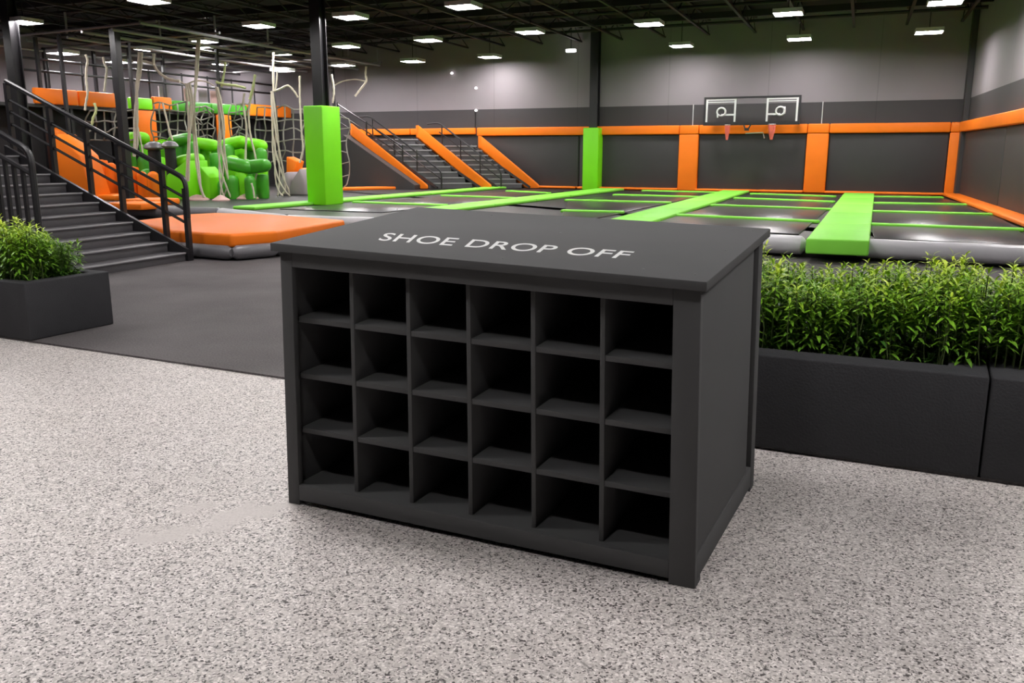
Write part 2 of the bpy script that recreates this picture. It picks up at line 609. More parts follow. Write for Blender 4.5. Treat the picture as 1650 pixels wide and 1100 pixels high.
# thin green pads crossing each column, given by their two ends in the photograph
cols = [
    ('right of the rightmost runner', [((1396, 360), (1650, 369)), ((1393, 339.5), (1616, 345)), ((1392, 326), (1573, 329)), ((1391, 316), (1520, 317.5))]),
    ('between the two rightmost runners', [((1080, 345), (1319, 356)), ((1146, 329.7), (1340, 336.5)), ((1184, 318.4), (1344, 324.5)), ((1210, 311.5), (1346, 316))]),
    ('between the two middle runners', [((905, 338.5), (1005, 341)), ((911, 321.5), (1081, 326)), ((989, 313), (1126, 316.7)), ((1035, 306.5), (1162, 309.5))]),
    ('between the two leftmost runners', [((571, 325), (719, 330)), ((713, 314.5), (828, 318.6)), ((818, 307), (885, 310.4))]),
]
zc = DECK + 0.02
row_words = ['nearest to the viewer', 'second from the viewer', 'third from the viewer', 'closest to the back wall']
beds = []
for cw, rows in cols:
    ends = []
    for (p, q) in rows:
        ends.append((at(p[0], p[1], zc), at(q[0], q[1], zc)))
    for k, (a, b) in enumerate(ends):
        d = (b - a).normalized()
        nrm = Vector((-d.y, d.x, 0))
        w = 0.2
        pts = [a + d * 0.02, a + d * 0.3, b - d * 0.3, b - d * 0.02]
        mb = MB().box(Vector((a.x, a.y, DECK - 0.02)) - nrm * w / 2, b - a, nrm * w, Z * 0.055)
        o = mb.build('divider_pad', M['lime'], bevel=0.02)
        word = row_words[k] if len(rows) == 4 or k < 2 else 'farthest from the viewer'
        tag(o, 'thin green pad %s, %s' % (cw, word), 'pad', 'thin green pads between trampolines')
    d0 = (ends[0][0] - ends[1][0])
    e0 = (ends[0][1] - ends[1][1])
    k0 = 0.72
    chain = [(ends[0][0] + d0 * k0, ends[0][1] + e0 * k0)] + ends
    last = (ends[-1][0] + (ends[-1][0] - ends[-2][0]) * 0.55, ends[-1][1] + (ends[-1][1] - ends[-2][1]) * 0.55)
    chain.append(last)
    for k in range(len(chain) - 1):
        beds.append((cw, k, chain[k], chain[k + 1]))
bed_words = ['front row', 'second row', 'third row', 'fourth row', 'back row']
for cw, k, (a0, b0), (a1, b1) in beds:
    c = (a0 + b0 + a1 + b1) / 4
    ring = [c + (p - c) * 0.93 for p in (a0, b0, b1, a1)]
    o = MB().prism([(p.x, p.y) for p in ring], DECK - 0.02, DECK).build('trampoline_bed', M['bed'], bevel=0.008)
    tag(o, 'black trampoline bed %s, %s' % (cw, bed_words[k]), 'trampoline', 'trampoline beds of the court')


def roll(name, a, b, z, r, mat, label, parent=None):
    a, b = Vector(a), Vector(b)
    n = max(2, int((b - a).length / 0.35))
    pts, rs = [], []
    for i in range(n + 1):
        p = a.lerp(b, i / n)
        pts.append((p.x, p.y, z))
        rs.append(r * (0.55 if i in (0, n) else 1.0) * (1 + 0.025 * math.sin(i * 2.1)))
    pts.insert(1, tuple(Vector(pts[0]).lerp(Vector(pts[1]), 0.18)))
    rs.insert(1, r)
    pts.insert(-1, tuple(Vector(pts[-1]).lerp(Vector(pts[-2]), 0.18)))
    rs.insert(-1, r)
    o = MB().tube(pts, rs, 16).build(name, mat, parent, smooth=True)
    if parent is None:
        tag(o, label, 'edge cushion', 'edge cushion rolls of the court')
    return o


roll('edge_cushion', front(1.19), front(4.5), 0.19, 0.13, M['silver'], 'silver grey cushion roll on the court edge, right of the green runner end')
roll('edge_cushion', front(-2.35), front(0.56), 0.19, 0.13, M['silver'], 'silver grey cushion roll on the court edge, left of the green runner end')
roll('edge_cushion', front(-6.6), front(-2.45), 0.185, 0.14, M['silver'], 'silver grey cushion roll on the court edge hidden mostly behind the shoe cabinet')
pts = [front(-6.7), Vector((-4.25, 16.45, 0)), Vector((-6.15, 18.5, 0)), Vector((-9.2, 19.7, 0))]
roll('edge_cushion', pts[0], pts[1], 0.2, 0.13, M['silver'], 'silver grey cushion roll behind the right half of the orange hexagonal platform')
roll('edge_cushion', pts[1], pts[2], 0.2, 0.13, M['silver'], 'silver grey cushion roll behind the left half of the orange hexagonal platform')
roll('edge_cushion', pts[2], pts[3], 0.2, 0.13, M['dark_roll'], 'dark grey cushion roll behind the stair railing, left of the orange hexagonal platform')

# ---------------------------------------------------------------- padded back wall
N = Vector((-R.y, R.x, 0))                            # into the wall


def wp(px, z, off=0.0):
    """point on the back wall below the pixel column px at height z"""
    p = wall_at(px, 250, off)
    return Vector((p.x, p.y, z))


def wall_pad(name, px0, px1, z0, z1, thick, mat, label, cat, bev=0.03, off=0.0, group=None):
    a, b = wp(px0, z0, off), wp(px1, z0, off)
    o = MB().box(a - N * thick, b - a, N * (thick - 0.002), Z * (z1 - z0)).build(name, mat, bevel=bev, seg=3)
    return tag(o, label, cat, group)


g = 'black wall mats'
wall_pad('wall_mat', 772, 933, DECK, 2.0, 0.05, M['wall_mat'], 'black wall mat between the far orange stair beam and the far green column', 'wall mat', group=g)
wall_pad('wall_mat', 935, 1094, DECK, 2.0, 0.05, M['wall_mat'], 'black wall mat right of the far green column, before the first orange post', 'wall mat', group=g)
wall_pad('wall_mat', 1126, 1298, DECK, 2.0, 0.05, M['wall_mat'], 'black wall mat under the basketball backboard', 'wall mat', group=g)
wall_pad('wall_mat', 1334, 1526, DECK, 2.0, 0.05, M['wall_mat'], 'black wall mat right of the backboard, beside the corner post', 'wall mat', group=g)
g = 'orange wall posts'
wall_pad('wall_post_pad', 1095, 1126, DECK, 1.995, 0.16, M['orange'], 'upright orange pad on the back wall left of the backboard', 'pad', group=g)
wall_pad('wall_post_pad', 1299, 1334, DECK, 1.995, 0.16, M['orange'], 'upright orange pad on the back wall right of the backboard', 'pad', group=g)
wall_pad('wall_post_pad', 1527, 1560, DECK, 1.995, 0.16, M['orange'], 'upright orange pad in the corner of the back and right walls', 'pad', group=g)
g = 'orange top rail pads'
for p0, p1, w in ((772, 1095, 'above the long black mats left of the backboard'), (1095.6, 1126, 'capping the upright pad left of the backboard'),
                  (1126.6, 1299, 'directly under the backboard'), (1299.6, 1334, 'capping the upright pad right of the backboard'),
                  (1334.6, 1527, 'above the mat beside the corner'), (1527.6, 1562, 'capping the upright pad in the corner')):
    wall_pad('top_rail_pad', p0, p1, 2.0, 2.27, 0.17, M['orange'], 'orange rail pad on the back wall, ' + w, 'pad', group=g)
for p0, p1, w in ((575, 664, 'behind the first stair flight'), (664.6, 768, 'behind the second stair flight')):
    wall_pad('top_rail_pad', p0, p1, 2.05, 2.27, 0.12, M['orange'], 'orange rail pad on the back wall, ' + w, 'pad', group=g)
g = 'orange base pads'
for p0, p1, w in ((868, 933, 'left of the far green column'), (935, 1095, 'right of the far green column'),
                  (1126, 1299, 'under the backboard mat'), (1334, 1527, 'under the mat beside the corner')):
    wall_pad('base_pad', p0, p1, DECK, DECK + 0.07, 0.3, M['orange'], 'narrow orange base pad at the back wall foot, ' + w, 'pad', group=g)

# right wall: pads follow the wall line
RN = Vector((-RW.y, RW.x, 0))
if RN.x > 0: RN = -RN                                 # into the room


def rpad(name, d0, d1, z0, z1, thick, mat, label, cat, bev=0.03):
    a, b = RWALL(d0), RWALL(d1)
    o = MB().box(Vector((a.x, a.y, z0)), b - a, RN * thick, Z * (z1 - z0)).build(name, mat, bevel=bev, seg=3)
    return tag(o, label, cat)


rpad('wall_mat', 0.6, 6.4, DECK, 2.0, 0.05, M['wall_mat'], 'black wall mat on the right wall, next to the corner', 'wall mat')
rpad('wall_mat', 6.45, 14, DECK, 2.0, 0.05, M['wall_mat'], 'black wall mat on the right wall, at the right edge of the photo', 'wall mat')
rpad('top_rail_pad', 0.3, 14, 2.0, 2.27, 0.17, M['orange'], 'orange horizontal rail pad running along the right wall', 'pad')
rpad('base_pad', 0.3, 14, DECK, DECK + 0.08, 0.42, M['orange'], 'orange base pad along the foot of the right wall', 'pad')

# conduits and small bulbs on the back wall
for px, w in ((1114, 'left of the backboard'), (1320, 'right of the backboard'), (766, 'above the far stair flight')):
    a = wp(px, 2.27, 0.03)
    o = MB().tube([a, a + Z * 0.62], 0.014, 6).build('conduit', M['housing'] if px != 766 else M['black_steel'])
    tag(o, '%s conduit pipe on the back wall %s' % ('thin white' if px != 766 else 'thin dark', w), 'pipe')
for px, py, w in ((728, 118, 'highest, below the lamps'), (767, 142, 'in the middle'), (767, 178, 'lowest, above the conduit')):
    p = wall_at(px, py, 0.06)
    t = thing('wall_bulb', 'tiny white bulb on the grey back wall above the stairs, ' + w, 'light', p, 'tiny bulbs on the back wall')
    MB().lathe(p - Z * 0.035, [(0.01, 0), (0.04, 0.02), (0.045, 0.04), (0.03, 0.065), (0.008, 0.075)], 10).build('bulb', M['bulb'], t, smooth=True)
    MB().tube([p, p + N * 0.06], 0.012, 6).build('bracket', M['black_steel'], t)

# ---------------------------------------------------------------- basketball backboard
A, B = wp(1131, 2.24, 0.55), wp(1285, 2.24, 0.55)
bx = (B - A).normalized()
W_, H_ = (B - A).length, 0.82
bb = thing('basketball_backboard', 'wide clear basketball backboard with black frame and white target lines on the back wall', 'backboard', A)


def bpt(x, z, o=0.0): return A + bx * x + Z * z - N * o


mb = MB()
for x0, x1, z0, z1 in ((0, W_, 0, 0.09), (0, W_, H_ - 0.05, H_), (0, 0.05, 0.09, H_ - 0.05), (W_ - 0.05, W_, 0.09, H_ - 0.05)):
    mb.box(bpt(x0, z0, 0.03), bx * (x1 - x0), N * 0.06, Z * (z1 - z0))
mb.build('frame', M['black_steel'], bb)
MB().box(bpt(0.05, 0.09, 0.005), bx * (W_ - 0.1), N * 0.012, Z * (H_ - 0.14)).build('panel', M['glass'], bb)
for k, x0 in enumerate((0.06, W_ * 0.655)):
    w = W_ * 0.32
    mb = MB()
    for a0, a1, z0, z1 in ((0, 0.055, 0.1, H_ - 0.06), (w - 0.055, w, 0.1, H_ - 0.06), (0.055, w - 0.055, H_ - 0.1, H_ - 0.06), (0.055, w - 0.055, H_ - 0.16, H_ - 0.135)):
        mb.box(bpt(x0 + a0, z0, 0.012), bx * (a1 - a0), N * 0.006, Z * (z1 - z0))
    mb.build('target_line', M['white'], bb)
    # looped mark with a bar towards the centre
    cx = x0 + w * (0.52 if k == 0 else 0.45)
    s = 1 if k == 0 else -1
    ring = [bpt(cx + math.cos(q) * 0.125, 0.39 + math.sin(q) * 0.115, 0.014) for q in np.linspace(0, 2 * math.pi, 17)]
    mb = MB().tube(ring, 0.028, 6)
    x1 = x0 + w - 0.06 if s > 0 else x0 + 0.06
    mb.box(bpt(min(cx, x1), 0.28, 0.012), bx * abs(cx - x1), N * 0.006, Z * 0.05)
    if k == 0:
        mb.tube([bpt(cx - 0.11, 0.34, 0.014), bpt(cx - 0.1, 0.23, 0.014)], 0.024, 6)
    else:
        mb.box(bpt(cx + 0.08, 0.31, 0.012), bx * 0.06, N * 0.006, Z * 0.2)
    mb.build('looped_mark', M['white'], bb)
mb = MB()
for x in (W_ * 0.3, W_ * 0.7):
    p = bpt(x, 0.3)
    mb.tube([p, p + N * 0.52], 0.035, 6)
mb.build('wall_bracket', M['black_steel'], bb)
mb = MB()
c = bpt(W_ * 0.47, 0.04, 0.03)
mb.box(c - bx * 0.13 - Z * 0.02, bx * 0.26, -N * 0.05, Z * 0.03)
mb.tube([c - bx * 0.11, c - bx * 0.05 - Z * 0.14 - N * 0.08], 0.022, 6)
mb.tube([c + bx * 0.11, c + bx * 0.05 - Z * 0.14 - N * 0.08], 0.022, 6)
mb.box(c - bx * 0.06 - Z * 0.2 - N * 0.1, bx * 0.12, N * 0.1, Z * 0.08)
mb.build('centre_bracket', M['black_steel'], bb)
q0 = bpt(W_ * 0.46, -0.24, 0.1)
MB().tube([q0, q0 + bx * 0.5 + Z * 0.02, q0 + bx * 0.55 - Z * 0.14], 0.018, 6).build('hook_bar', M['chrome'], bb)
for x, rr, zt in ((W_ * 0.27, 0.07, 0.0), (W_ * 0.73, 0.1, 0.0)):
    p = bpt(x, 0, 0.14)
    mb = MB()
    for j in range(10):
        q = 2 * math.pi * j / 10
        q2 = q + 0.5
        mb.tube([p + Vector((math.cos(q) * rr, math.sin(q) * rr, 0)), p + Vector((math.cos(q2) * rr * 0.75, math.sin(q2) * rr * 0.75, -0.2)),
                 p + Vector((math.cos(q) * rr * 0.25, math.sin(q) * rr * 0.25, -0.42))], 0.014, 4)
        mb.tube([p + Vector((math.cos(q) * rr, math.sin(q) * rr, 0)), p + Vector((math.cos(q - 0.5) * rr * 0.75, math.sin(q - 0.5) * rr * 0.75, -0.2)),
                 p + Vector((math.cos(q) * rr * 0.25, math.sin(q) * rr * 0.25, -0.42))], 0.014, 4)
    mb.build('hoop_net', M['hoop_red'], bb)
    ring = [p + Vector((math.cos(q) * rr, math.sin(q) * rr, 0.01)) for q in np.linspace(0, 2 * math.pi, 15)]
    MB().tube(ring, 0.015, 6).tube([p + N * rr, p + N * 0.14], 0.02, 6).build('rim', M['chrome'], bb)

# ---------------------------------------------------------------- padded columns
def h_column(mb, c, w, d, z0, z1):
    c = Vector((c.x, c.y, z0))
    t = 0.03
    mb.cbox(c - U * (d / 2 - t / 2), R * w, U * t, Z * (z1 - z0))
    mb.cbox(c + U * (d / 2 - t / 2), R * w, U * t, Z * (z1 - z0))
    mb.cbox(c, R * 0.1, U * (d - 2 * t), Z * (z1 - z0))
    return mb


for c, top, label in ((at(521, 329.5, DECK) + U * 0.37 - R * 0.18, 2.5, 'black steel column with a tall bright green pad, near the obstacle course'),
                      (Vector((2.64, 28.75, DECK)), 2.22, 'black steel column with a bright green pad standing at the back wall')):
    c.z = DECK - 0.02
    t = thing('padded_column', label, 'column', c)
    h_column(MB(), c, 0.27, 0.27, DECK - 0.02, CEIL).build('steel_shaft', M['black_steel'], t)
    MB().cbox(c, R * 0.52, U * 0.75, Z * (top - c.z)).build('green_pad', M['green'], t, bevel=0.025, seg=3)

c = Vector((-11.72, 21.4, DECK - 0.02))
t = thing('steel_column', 'black steel column rising behind the stair railing at the far left', 'column', c)
h_column(MB(), c, 0.26, 0.26, DECK - 0.02, CEIL).build('steel_shaft', M['black_steel'], t)
MB().cbox(c, R * 0.45, U * 0.45, Z * 0.03).build('base_plate', M['black_steel'], t)

# ---------------------------------------------------------------- orange stair beams and stair flights at the back wall
D_ = -R
flight_feet = [Vector((-2.78, 28.85, DECK)), Vector((-0.72, 29.15, DECK)), Vector((0.85, 29.3, DECK))]
rise, run = 1.78, 2.75
beam_l = [(2.9, 1.9), (2.75, 1.85), (2.15, 1.5)]
words = ['nearest to the near green column', 'in the middle between the two flights', 'against the black wall mat']
for k, (f, (rn, rs)) in enumerate(zip(flight_feet, beam_l)):
    e = f + D_ * rn + Z * rs
    h = 0.42
    n2 = Vector((0.35, -0.94, 0)) * 0.16
    o = MB().hexa([f, f + D_ * 0.35, f + D_ * 0.35 - n2, f - n2, f + Z * 0.05, e + Z * 0.05, e - n2 + Z * 0.05, f - n2 + Z * 0.05])
    o = MB()
    low = [f + D_ * 0.45, f - R * -0.0, f + Z * 0.12, e + Z * 0.22, e - Z * 0.2]
    fr = [p + n2 for p in low]
    bk = [p - n2 for p in low]
    n = len(low)
    o.add(fr + bk, [tuple(range(n)), tuple(range(2 * n - 1, n - 1, -1))] + [(i, i + n, (i + 1) % n + n, (i + 1) % n) for i in range(n)])
    ob = o.build('stair_beam_pad', M['orange'], bevel=0.03)
    tag(ob, 'sloping orange padded beam beside the back stairs, ' + words[k], 'pad', 'sloping orange stair beams')
for k in range(2):
    a0 = flight_feet[k] + (flight_feet[k + 1] - flight_feet[k]) * 0.16
    b0 = flight_feet[k] + (flight_feet[k + 1] - flight_feet[k]) * 0.84
    t = thing('stair_flight', 'black stair flight at the back wall, %s the middle orange beam' % ('left of' if k == 0 else 'right of'), 'stairs', a0)
    n = 9
    rn = 2.6 if k == 0 else 2.2
    rs = 1.6 if k == 0 else 1.38
    for i in range(n):
        s0, s1 = 0.28 + (rn - 0.28) * i / n, 0.28 + (rn - 0.28) * (i + 1) / n
        z = rs * (i + 1) / n
        p, q = a0 + D_ * s0, b0 + D_ * s0
        mb = MB().box(Vector((p.x, p.y, DECK + z - 0.05)), q - p, D_ * (s1 - s0 + 0.03), Z * 0.05)
        mb.box(Vector((p.x, p.y, DECK + z - rs / n)) + D_ * 0.02, q - p, D_ * 0.02, Z * (rs / n - 0.05))
        so = mb.build('step', M['tread'], t)
        MB().box(Vector((p.x, p.y, DECK + z - 0.03)) + R * 0.012, q - p, R * 0.01, Z * 0.034).build('nosing', M['nosing'], so)
    mb = MB()
    for p in (a0, b0):
        mb.tube([p + Z * 0.03, p + D_ * rn + Z * rs], 0.05, 4)
    mb.build('stringer', M['black_steel'], t)
    e = a0 + D_ * rn
    MB().box(Vector((e.x, e.y, DECK)) , b0 - a0, D_ * 1.2, Z * rs).build('landing', M['deck'], t)
    # hand rail on the near side
    s = a0 + (b0 - a0) * 0.1
    rl = thing('hand_rail', 'thin black hand rail on the %s back stair flight' % ('left' if k == 0 else 'right'), 'railing', s)
    pts = [s, s + Z * 0.55, s + D_ * (rn + 0.1) + Z * (rs + 0.75), s + D_ * (rn + 0.55) + Z * (rs + 0.72)]
    MB().tube(bend(pts, 0.15), 0.028, 6).build('top_rail', M['black_steel'], rl)
    MB().tube([s + Z * 0.3, s + D_ * (rn + 0.1) + Z * (rs + 0.45)], 0.02, 6).build('mid_rail', M['black_steel'], rl)
    for f_ in (0.35, 0.68, 1.0):
        p = s + D_ * rn * f_ + Z * rs * f_
        MB().tube([p, p + Z * 0.68], 0.022, 6).build('post', M['black_steel'], rl)
# railing on the left side of the first flight, on tall posts
f = flight_feet[0] - Vector((0.1, -0.1, 0)) + D_ * 0.6
rl = thing('hand_rail', 'black sloping railing on tall posts left of the orange beam, beside the near green column', 'railing', f)
top0, top1 = f + D_ * 0.2 + Z * 1.35, f + D_ * 2.7 + Z * 2.75
for dz in (0, -0.28, -0.56):
    MB().tube([top0 + Z * dz, top1 + Z * dz], 0.025, 6).build('rail', M['black_steel'], rl)
for k in (0.0, 0.55, 1.0):
    p = top0.lerp(top1, k)
    MB().tube([Vector((p.x, p.y, DECK)), p + Z * 0.05], 0.03, 6).build('post', M['black_steel'], rl)
a = Vector((-5.6, 29.6, DECK - 0.02))
o = MB().hexa([a, a + R * 2.7, a + R * 2.7 + U * 0.8, a + U * 0.8, a + Z * 1.75, a + R * 2.7 + Z * 0.15, a + R * 2.7 + U * 0.8 + Z * 0.15, a + U * 0.8 + Z * 1.75]).build('stair_skirt', M['wall_mat'])
tag(o, 'dark skirt panel closing the space under the left orange stair beam', 'panel')
a, b = at(552, 306, DECK), at(690, 303, DECK)
o = MB().box(Vector((a.x, a.y, DECK - 0.02)), b - a, Vector((-0.1, 0.9, 0)) * 0.7, Z * 0.09).build('floor_pad', M['orange'], bevel=0.03)
tag(o, 'low orange floor pad right of the near green column, in front of the stair skirt', 'pad')
a, b = at(792, 300, DECK), at(868, 298, DECK)
o = MB().box(Vector((a.x, a.y, DECK - 0.02)), b - a, -N * 0.2, Z * 0.07).build('floor_pad', M['orange'], bevel=0.02)
tag(o, 'narrow orange floor pad at the foot of the right back stair flight', 'pad')

# ================================================================ orange hexagonal platform in front of the court
hexpx = [(218, 355), (276, 371), (372, 377), (445, 372), (556, 354), (435, 345), (347, 342.5), (300, 345)]
ring = [at(x, y, 0.385) for x, y in hexpx]
hp = thing('hexagonal_platform', 'low orange padded hexagonal platform beside the foot of the stairs', 'platform', (sum((p.x for p in ring)) / 8, sum((p.y for p in ring)) / 8, 0))
MB().prism([(p.x, p.y) for p in ring], 0.2, 0.385).build('orange_top', M['orange'], hp, bevel=0.045, seg=4)
cx = sum((p for p in ring), Vector()) / 8
MB().prism([(cx.x + (p.x - cx.x) * 0.93, cx.y + (p.y - cx.y) * 0.93) for p in ring], 0.014, 0.2).build('dark_base', M['deck'], hp)
for k in range(4):
    a, b = ring[k], ring[k + 1]
    roll('edge_roll', Vector((a.x, a.y, 0)) + (a - cx).normalized() * -0.02, Vector((b.x, b.y, 0)) + (b - cx).normalized() * -0.02, 0.125, 0.1, M['dark_roll'], '', hp)

# ================================================================ stairs at the left
F0 = Vector((-4.5, 11.97, 0))
SW = 2.2
RUN, RISE = 0.315, 0.13
st = thing('metal_staircase', 'broad dark grey metal staircase climbing to the left', 'stairs', F0 - U * SW / 2 + Z * 0.014)
NST = 11
for i in range(NST):
    a = F0 + D_ * RUN * i
    z = RISE * (i + 1)
    s = MB().box(Vector((a.x, a.y, z - 0.03)) - U * SW, U * SW, D_ * (RUN + 0.02), Z * 0.03)
    s.box(Vector((a.x, a.y, z - RISE + (0.014 if i == 0 else 0))) - U * SW + D_ * 0.015, U * SW, D_ * 0.015, Z * (RISE - 0.03))
    so = s.build('step', M['tread'], st, bevel=0.004)
    MB().box(Vector((a.x, a.y, z - 0.012)) - U * SW - D_ * 0.006, U * SW, D_ * 0.04, Z * 0.014).build('nosing', M['nosing'], so)
for off in (0.03, -SW - 0.03):
    a = F0 + U * off
    e = a + D_ * RUN * NST + Z * RISE * NST
    w = U * 0.025
    low = [a - R * -0.03, a + Z * 0.16 - R * -0.03, e + Z * 0.14, e - Z * 0.3, a + D_ * 0.75]
    low = [p + Z * 0.014 for p in low]
    n = 5
    MB().add([p - w for p in low] + [p + w for p in low], [tuple(range(n)), tuple(range(2 * n - 1, n - 1, -1))] + [(i, i + n, (i + 1) % n + n, (i + 1) % n) for i in range(n)]).build('stringer', M['black_steel'], st)
e = F0 + D_ * RUN * NST
MB().box(Vector((e.x, e.y, 0.014)) - U * SW, U * SW, D_ * 3.4, Z * (RISE * NST - 0.014)).build('landing', M['deck'], st)


def rail_on(a, h): return a + Z * h


# far railing: four sloping rails and square posts
fr = thing('stair_railing', 'black pipe railing along the far side of the staircase', 'railing', F0 + U * 0.08 + Z * 0.014)
fa = F0 + U * 0.08
slope = D_ * RUN * NST + Z * RISE * NST
end = fa + D_ * 3.35 + Z * (RISE * 3.35 / RUN)
bot = fa + Vector((0, 0, 0.014))
MB().tube(bend([fa + R * 0.02 + Z * 0.6, fa + R * 0.02 + Z * 1.13, end + Z * 1.13], 0.12), 0.035, 8).build('hand_rail', M['black_steel'], fr, smooth=True)
for h in (0.87, 0.70, 0.52):
    MB().tube([fa + Z * h, end + Z * h], 0.021, 8).build('mid_rail', M['black_steel'], fr, smooth=True)
for k, s in enumerate((0.0, 0.40, 1.19, 1.79, 2.5, 3.35)):
    p = fa + D_ * s + Z * (RISE * s / RUN)
    z0 = 0.014 if k == 0 else p.z
    MB().cbox(Vector((p.x, p.y, z0)), R * 0.065, U * 0.065, Z * (p.z + (1.1 if k else 1.0) - z0)).build('post', M['black_steel'], fr)
# near railing: two rails and upright bars
na = F0 - U * (SW + 0.08)
nr = thing('stair_railing', 'black railing with upright bars along the near side of the staircase, behind the left planter', 'railing', na + Z * 0.014)
end = na + D_ * 3.35 + Z * (RISE * 3.35 / RUN)
MB().tube(bend([na + Z * 0.014, na + Z * 1.5, end + Z * 1.5], 0.14), 0.038, 8).build('hand_rail', M['black_steel'], nr, smooth=True)
MB().tube([na + Z * 1.24, end + Z * 1.24], 0.03, 8).build('lower_rail', M['black_steel'], nr, smooth=True)
for k in range(23):
    s = 0.16 + 0.14 * k
    p = na + D_ * s + Z * (RISE * s / RUN)
    MB().cbox(Vector((p.x, p.y, max(0.014, p.z - 0.35))), R * 0.045, U * 0.035, Z * (1.24 + p.z - max(0.014, p.z - 0.35))).build('upright_bar', M['black_steel'], nr)
# pale railing of the landing
lp = F0 + D_ * 3.5 + Z * RISE * NST
lr = thing('landing_railing', 'pale grey pipe railing on the landing at the top of the stairs', 'railing', lp)
for h in (0.5, 0.75, 1.0):
    MB().tube(bend([lp + Z * (h + 0.05), lp + D_ * 0.5 + Z * (h + 0.1), lp + D_ * 2.8 + Z * (h + 0.1)], 0.2), 0.022, 8).build('rail', M['rail_grey'], lr, smooth=True)
for s in (0.35, 1.2, 2.0, 2.8):
    p = lp + D_ * s
    MB().tube([p, p + Z * 1.1], 0.03, 8).build('post', M['rail_grey'], lr, smooth=True)

# ================================================================ obstacle course at the left
O4 = Vector((-8.48, 21.6, 0))                         # near right-hand foot of the pipe frame
FT = 4.4


def oc(r, u, z=0.0):
    p = O4 + R * r + U * u
    return Vector((p.x, p.y, z))


# pipe frame overhead: long pipes into the hall, cross pipes, posts
pf_ = thing('pipe_frame', 'grey scaffold pipe frame hanging over the rope obstacle course', 'frame', oc(0, 0, DECK - 0.02))
for r in (0, -0.9, -1.9, -3.1, -4.6, -6.2):
    z = FT - 0.1 * (r != 0)
    MB().tube([oc(r, -0.4 if r > -3 else 0.2, z), oc(r, 5.3, z - 0.03), oc(r, 10.6, z)], 0.038, 8).build('long_pipe', M['pipe'], pf_, smooth=True)
for u in (0, 2.2, 4.4, 6.6, 8.6, 10.5):
    MB().tube([oc(0.15, u, FT + 0.07), oc(-6.4, u, FT - 0.03)], 0.034, 8).build('cross_pipe', M['pipe'], pf_, smooth=True)
for r, u in ((-1.25, 0.0), (-4.4, 0.3), (-6.2, 2.0), (-3.1, 2.2), (-1.9, 4.4), (-4.6, 5.0), (-3.1, 8.6), (-1.9, 10.5), (-4.9, 2.6), (-3.4, 0.2)):
    w = 0.18 if (r, u) == (-1.25, 0.0) else 0.08
    MB().cbox(oc(r, u, DECK - 0.02), R * w, U * w, Z * (FT - DECK)).build('post', M['black_steel'], pf_)
for r, u in ((0, 2.2), (0, 4.4), (-1.9, 2.2), (0, 8.6), (0, 10.5), (-3.1, 0.2)):
    MB().tube([oc(r, u, FT), oc(r, u, 4.9)], 0.03, 6).build('ceiling_hanger', M['pipe'], pf_)

# upper deck: dark enclosure with padded edge, in sections that run into the hall
Q0 = Vector((-12.14, 24.0, 0))


def qd(r, u, z=0.0):
    p = Q0 + R * r + U * u
    return Vector((p.x, p.y, z))


en = thing('obstacle_tower', 'long black enclosure of the obstacle course with an upper deck', 'play structure', qd(-1.5, 5, DECK - 0.02))
MB().box(qd(-0.5, -2.2, DECK - 0.02), -R * 0.1, U * 12.1, Z * 2.4).build('back_panel', M['black_cloth'], en)
MB().box(qd(0, -2.2, 2.62), -R * 3.0, U * 12.1, Z * 0.08).build('upper_deck', M['deck'], en)
for u in (-2.1, -0.9, 0.5, 1.9, 3.4, 5.0, 6.8, 8.6, 9.8):
    MB().cbox(qd(-0.1, u, DECK - 0.02), R * 0.1, U * 0.1, Z * 2.4).build('post', M['black_steel'], en)
secs = [(-0.75, 0.6, 'orange', 'nearest, behind the stair railing'), (0.64, 1.92, 'orange', 'second from the near end'), (2.45, 3.32, 'green', 'bright green, left of the wide orange hanging panel'),
        (3.38, 4.14, 'orange', 'short orange one right of the wide hanging panel'), (4.22, 5.9, 'green_foam', 'dark green one left of the thick ropes'), (5.95, 7.75, 'green_foam', 'dark green one behind the left rope bundle'),
        (7.8, 9.3, 'orange', 'orange one near the far end'), (9.35, 10.3, 'orange', 'farthest orange one beside the near green column')]
for a, b, m, w in secs:
    hgt = 0.4 if m == 'orange' else 0.33
    o = MB().box(qd(0.0, a, 2.7), R * 0.14, U * (b - a), Z * hgt).build('deck_edge_pad', M[m], bevel=0.04)
    tag(o, 'edge pad of the upper obstacle deck, ' + w, 'pad', 'edge pads of the upper deck')
o = thing('deck_railing', 'black post railing standing on the upper deck of the obstacle course', 'railing', qd(-0.2, 4, 2.7))
for z in (3.55, 3.85):
    MB().tube([qd(-0.2, -1.2, z), qd(-0.2, 9.8, z)], 0.035, 6).build('rail', M['black_steel'], o)
for u in (-1.2, 0, 1.1, 2.2, 3.6, 5.0, 6.2, 7.4, 8.6, 9.8):
    MB().tube([qd(-0.2, u, 2.7), qd(-0.2, u, 3.9)], 0.03, 6).build('post', M['black_steel'], o)
for u, w in ((2.6, 'wide and left of the thick ropes'), (6.2, 'narrow and behind the thick rope bundle')):
    ww = 0.86 if u < 3 else 0.72
    mb = MB().box(qd(0.02, u, 1.78), R * 0.08, U * ww, Z * 0.9)
    o = mb.build('orange_banner', M['orange'], bevel=0.03)
    tag(o, 'orange banner hanging below the upper deck, ' + w, 'pad')
for k, u in enumerate((4.5, 5.6, 6.3, 6.9)):
    o = MB().box(qd(-0.75, u, 2.7), R * 0.04, U * 0.42, Z * 0.8).build('hanging_cloth', M['pink' if k % 2 else 'boulder'])
    tag(o, 'pale %s cloth standing on the upper deck behind the railing, %s from the left' % ('pink' if k % 2 else 'mauve', ORD[k]), 'cloth', 'pale cloths on the upper deck')

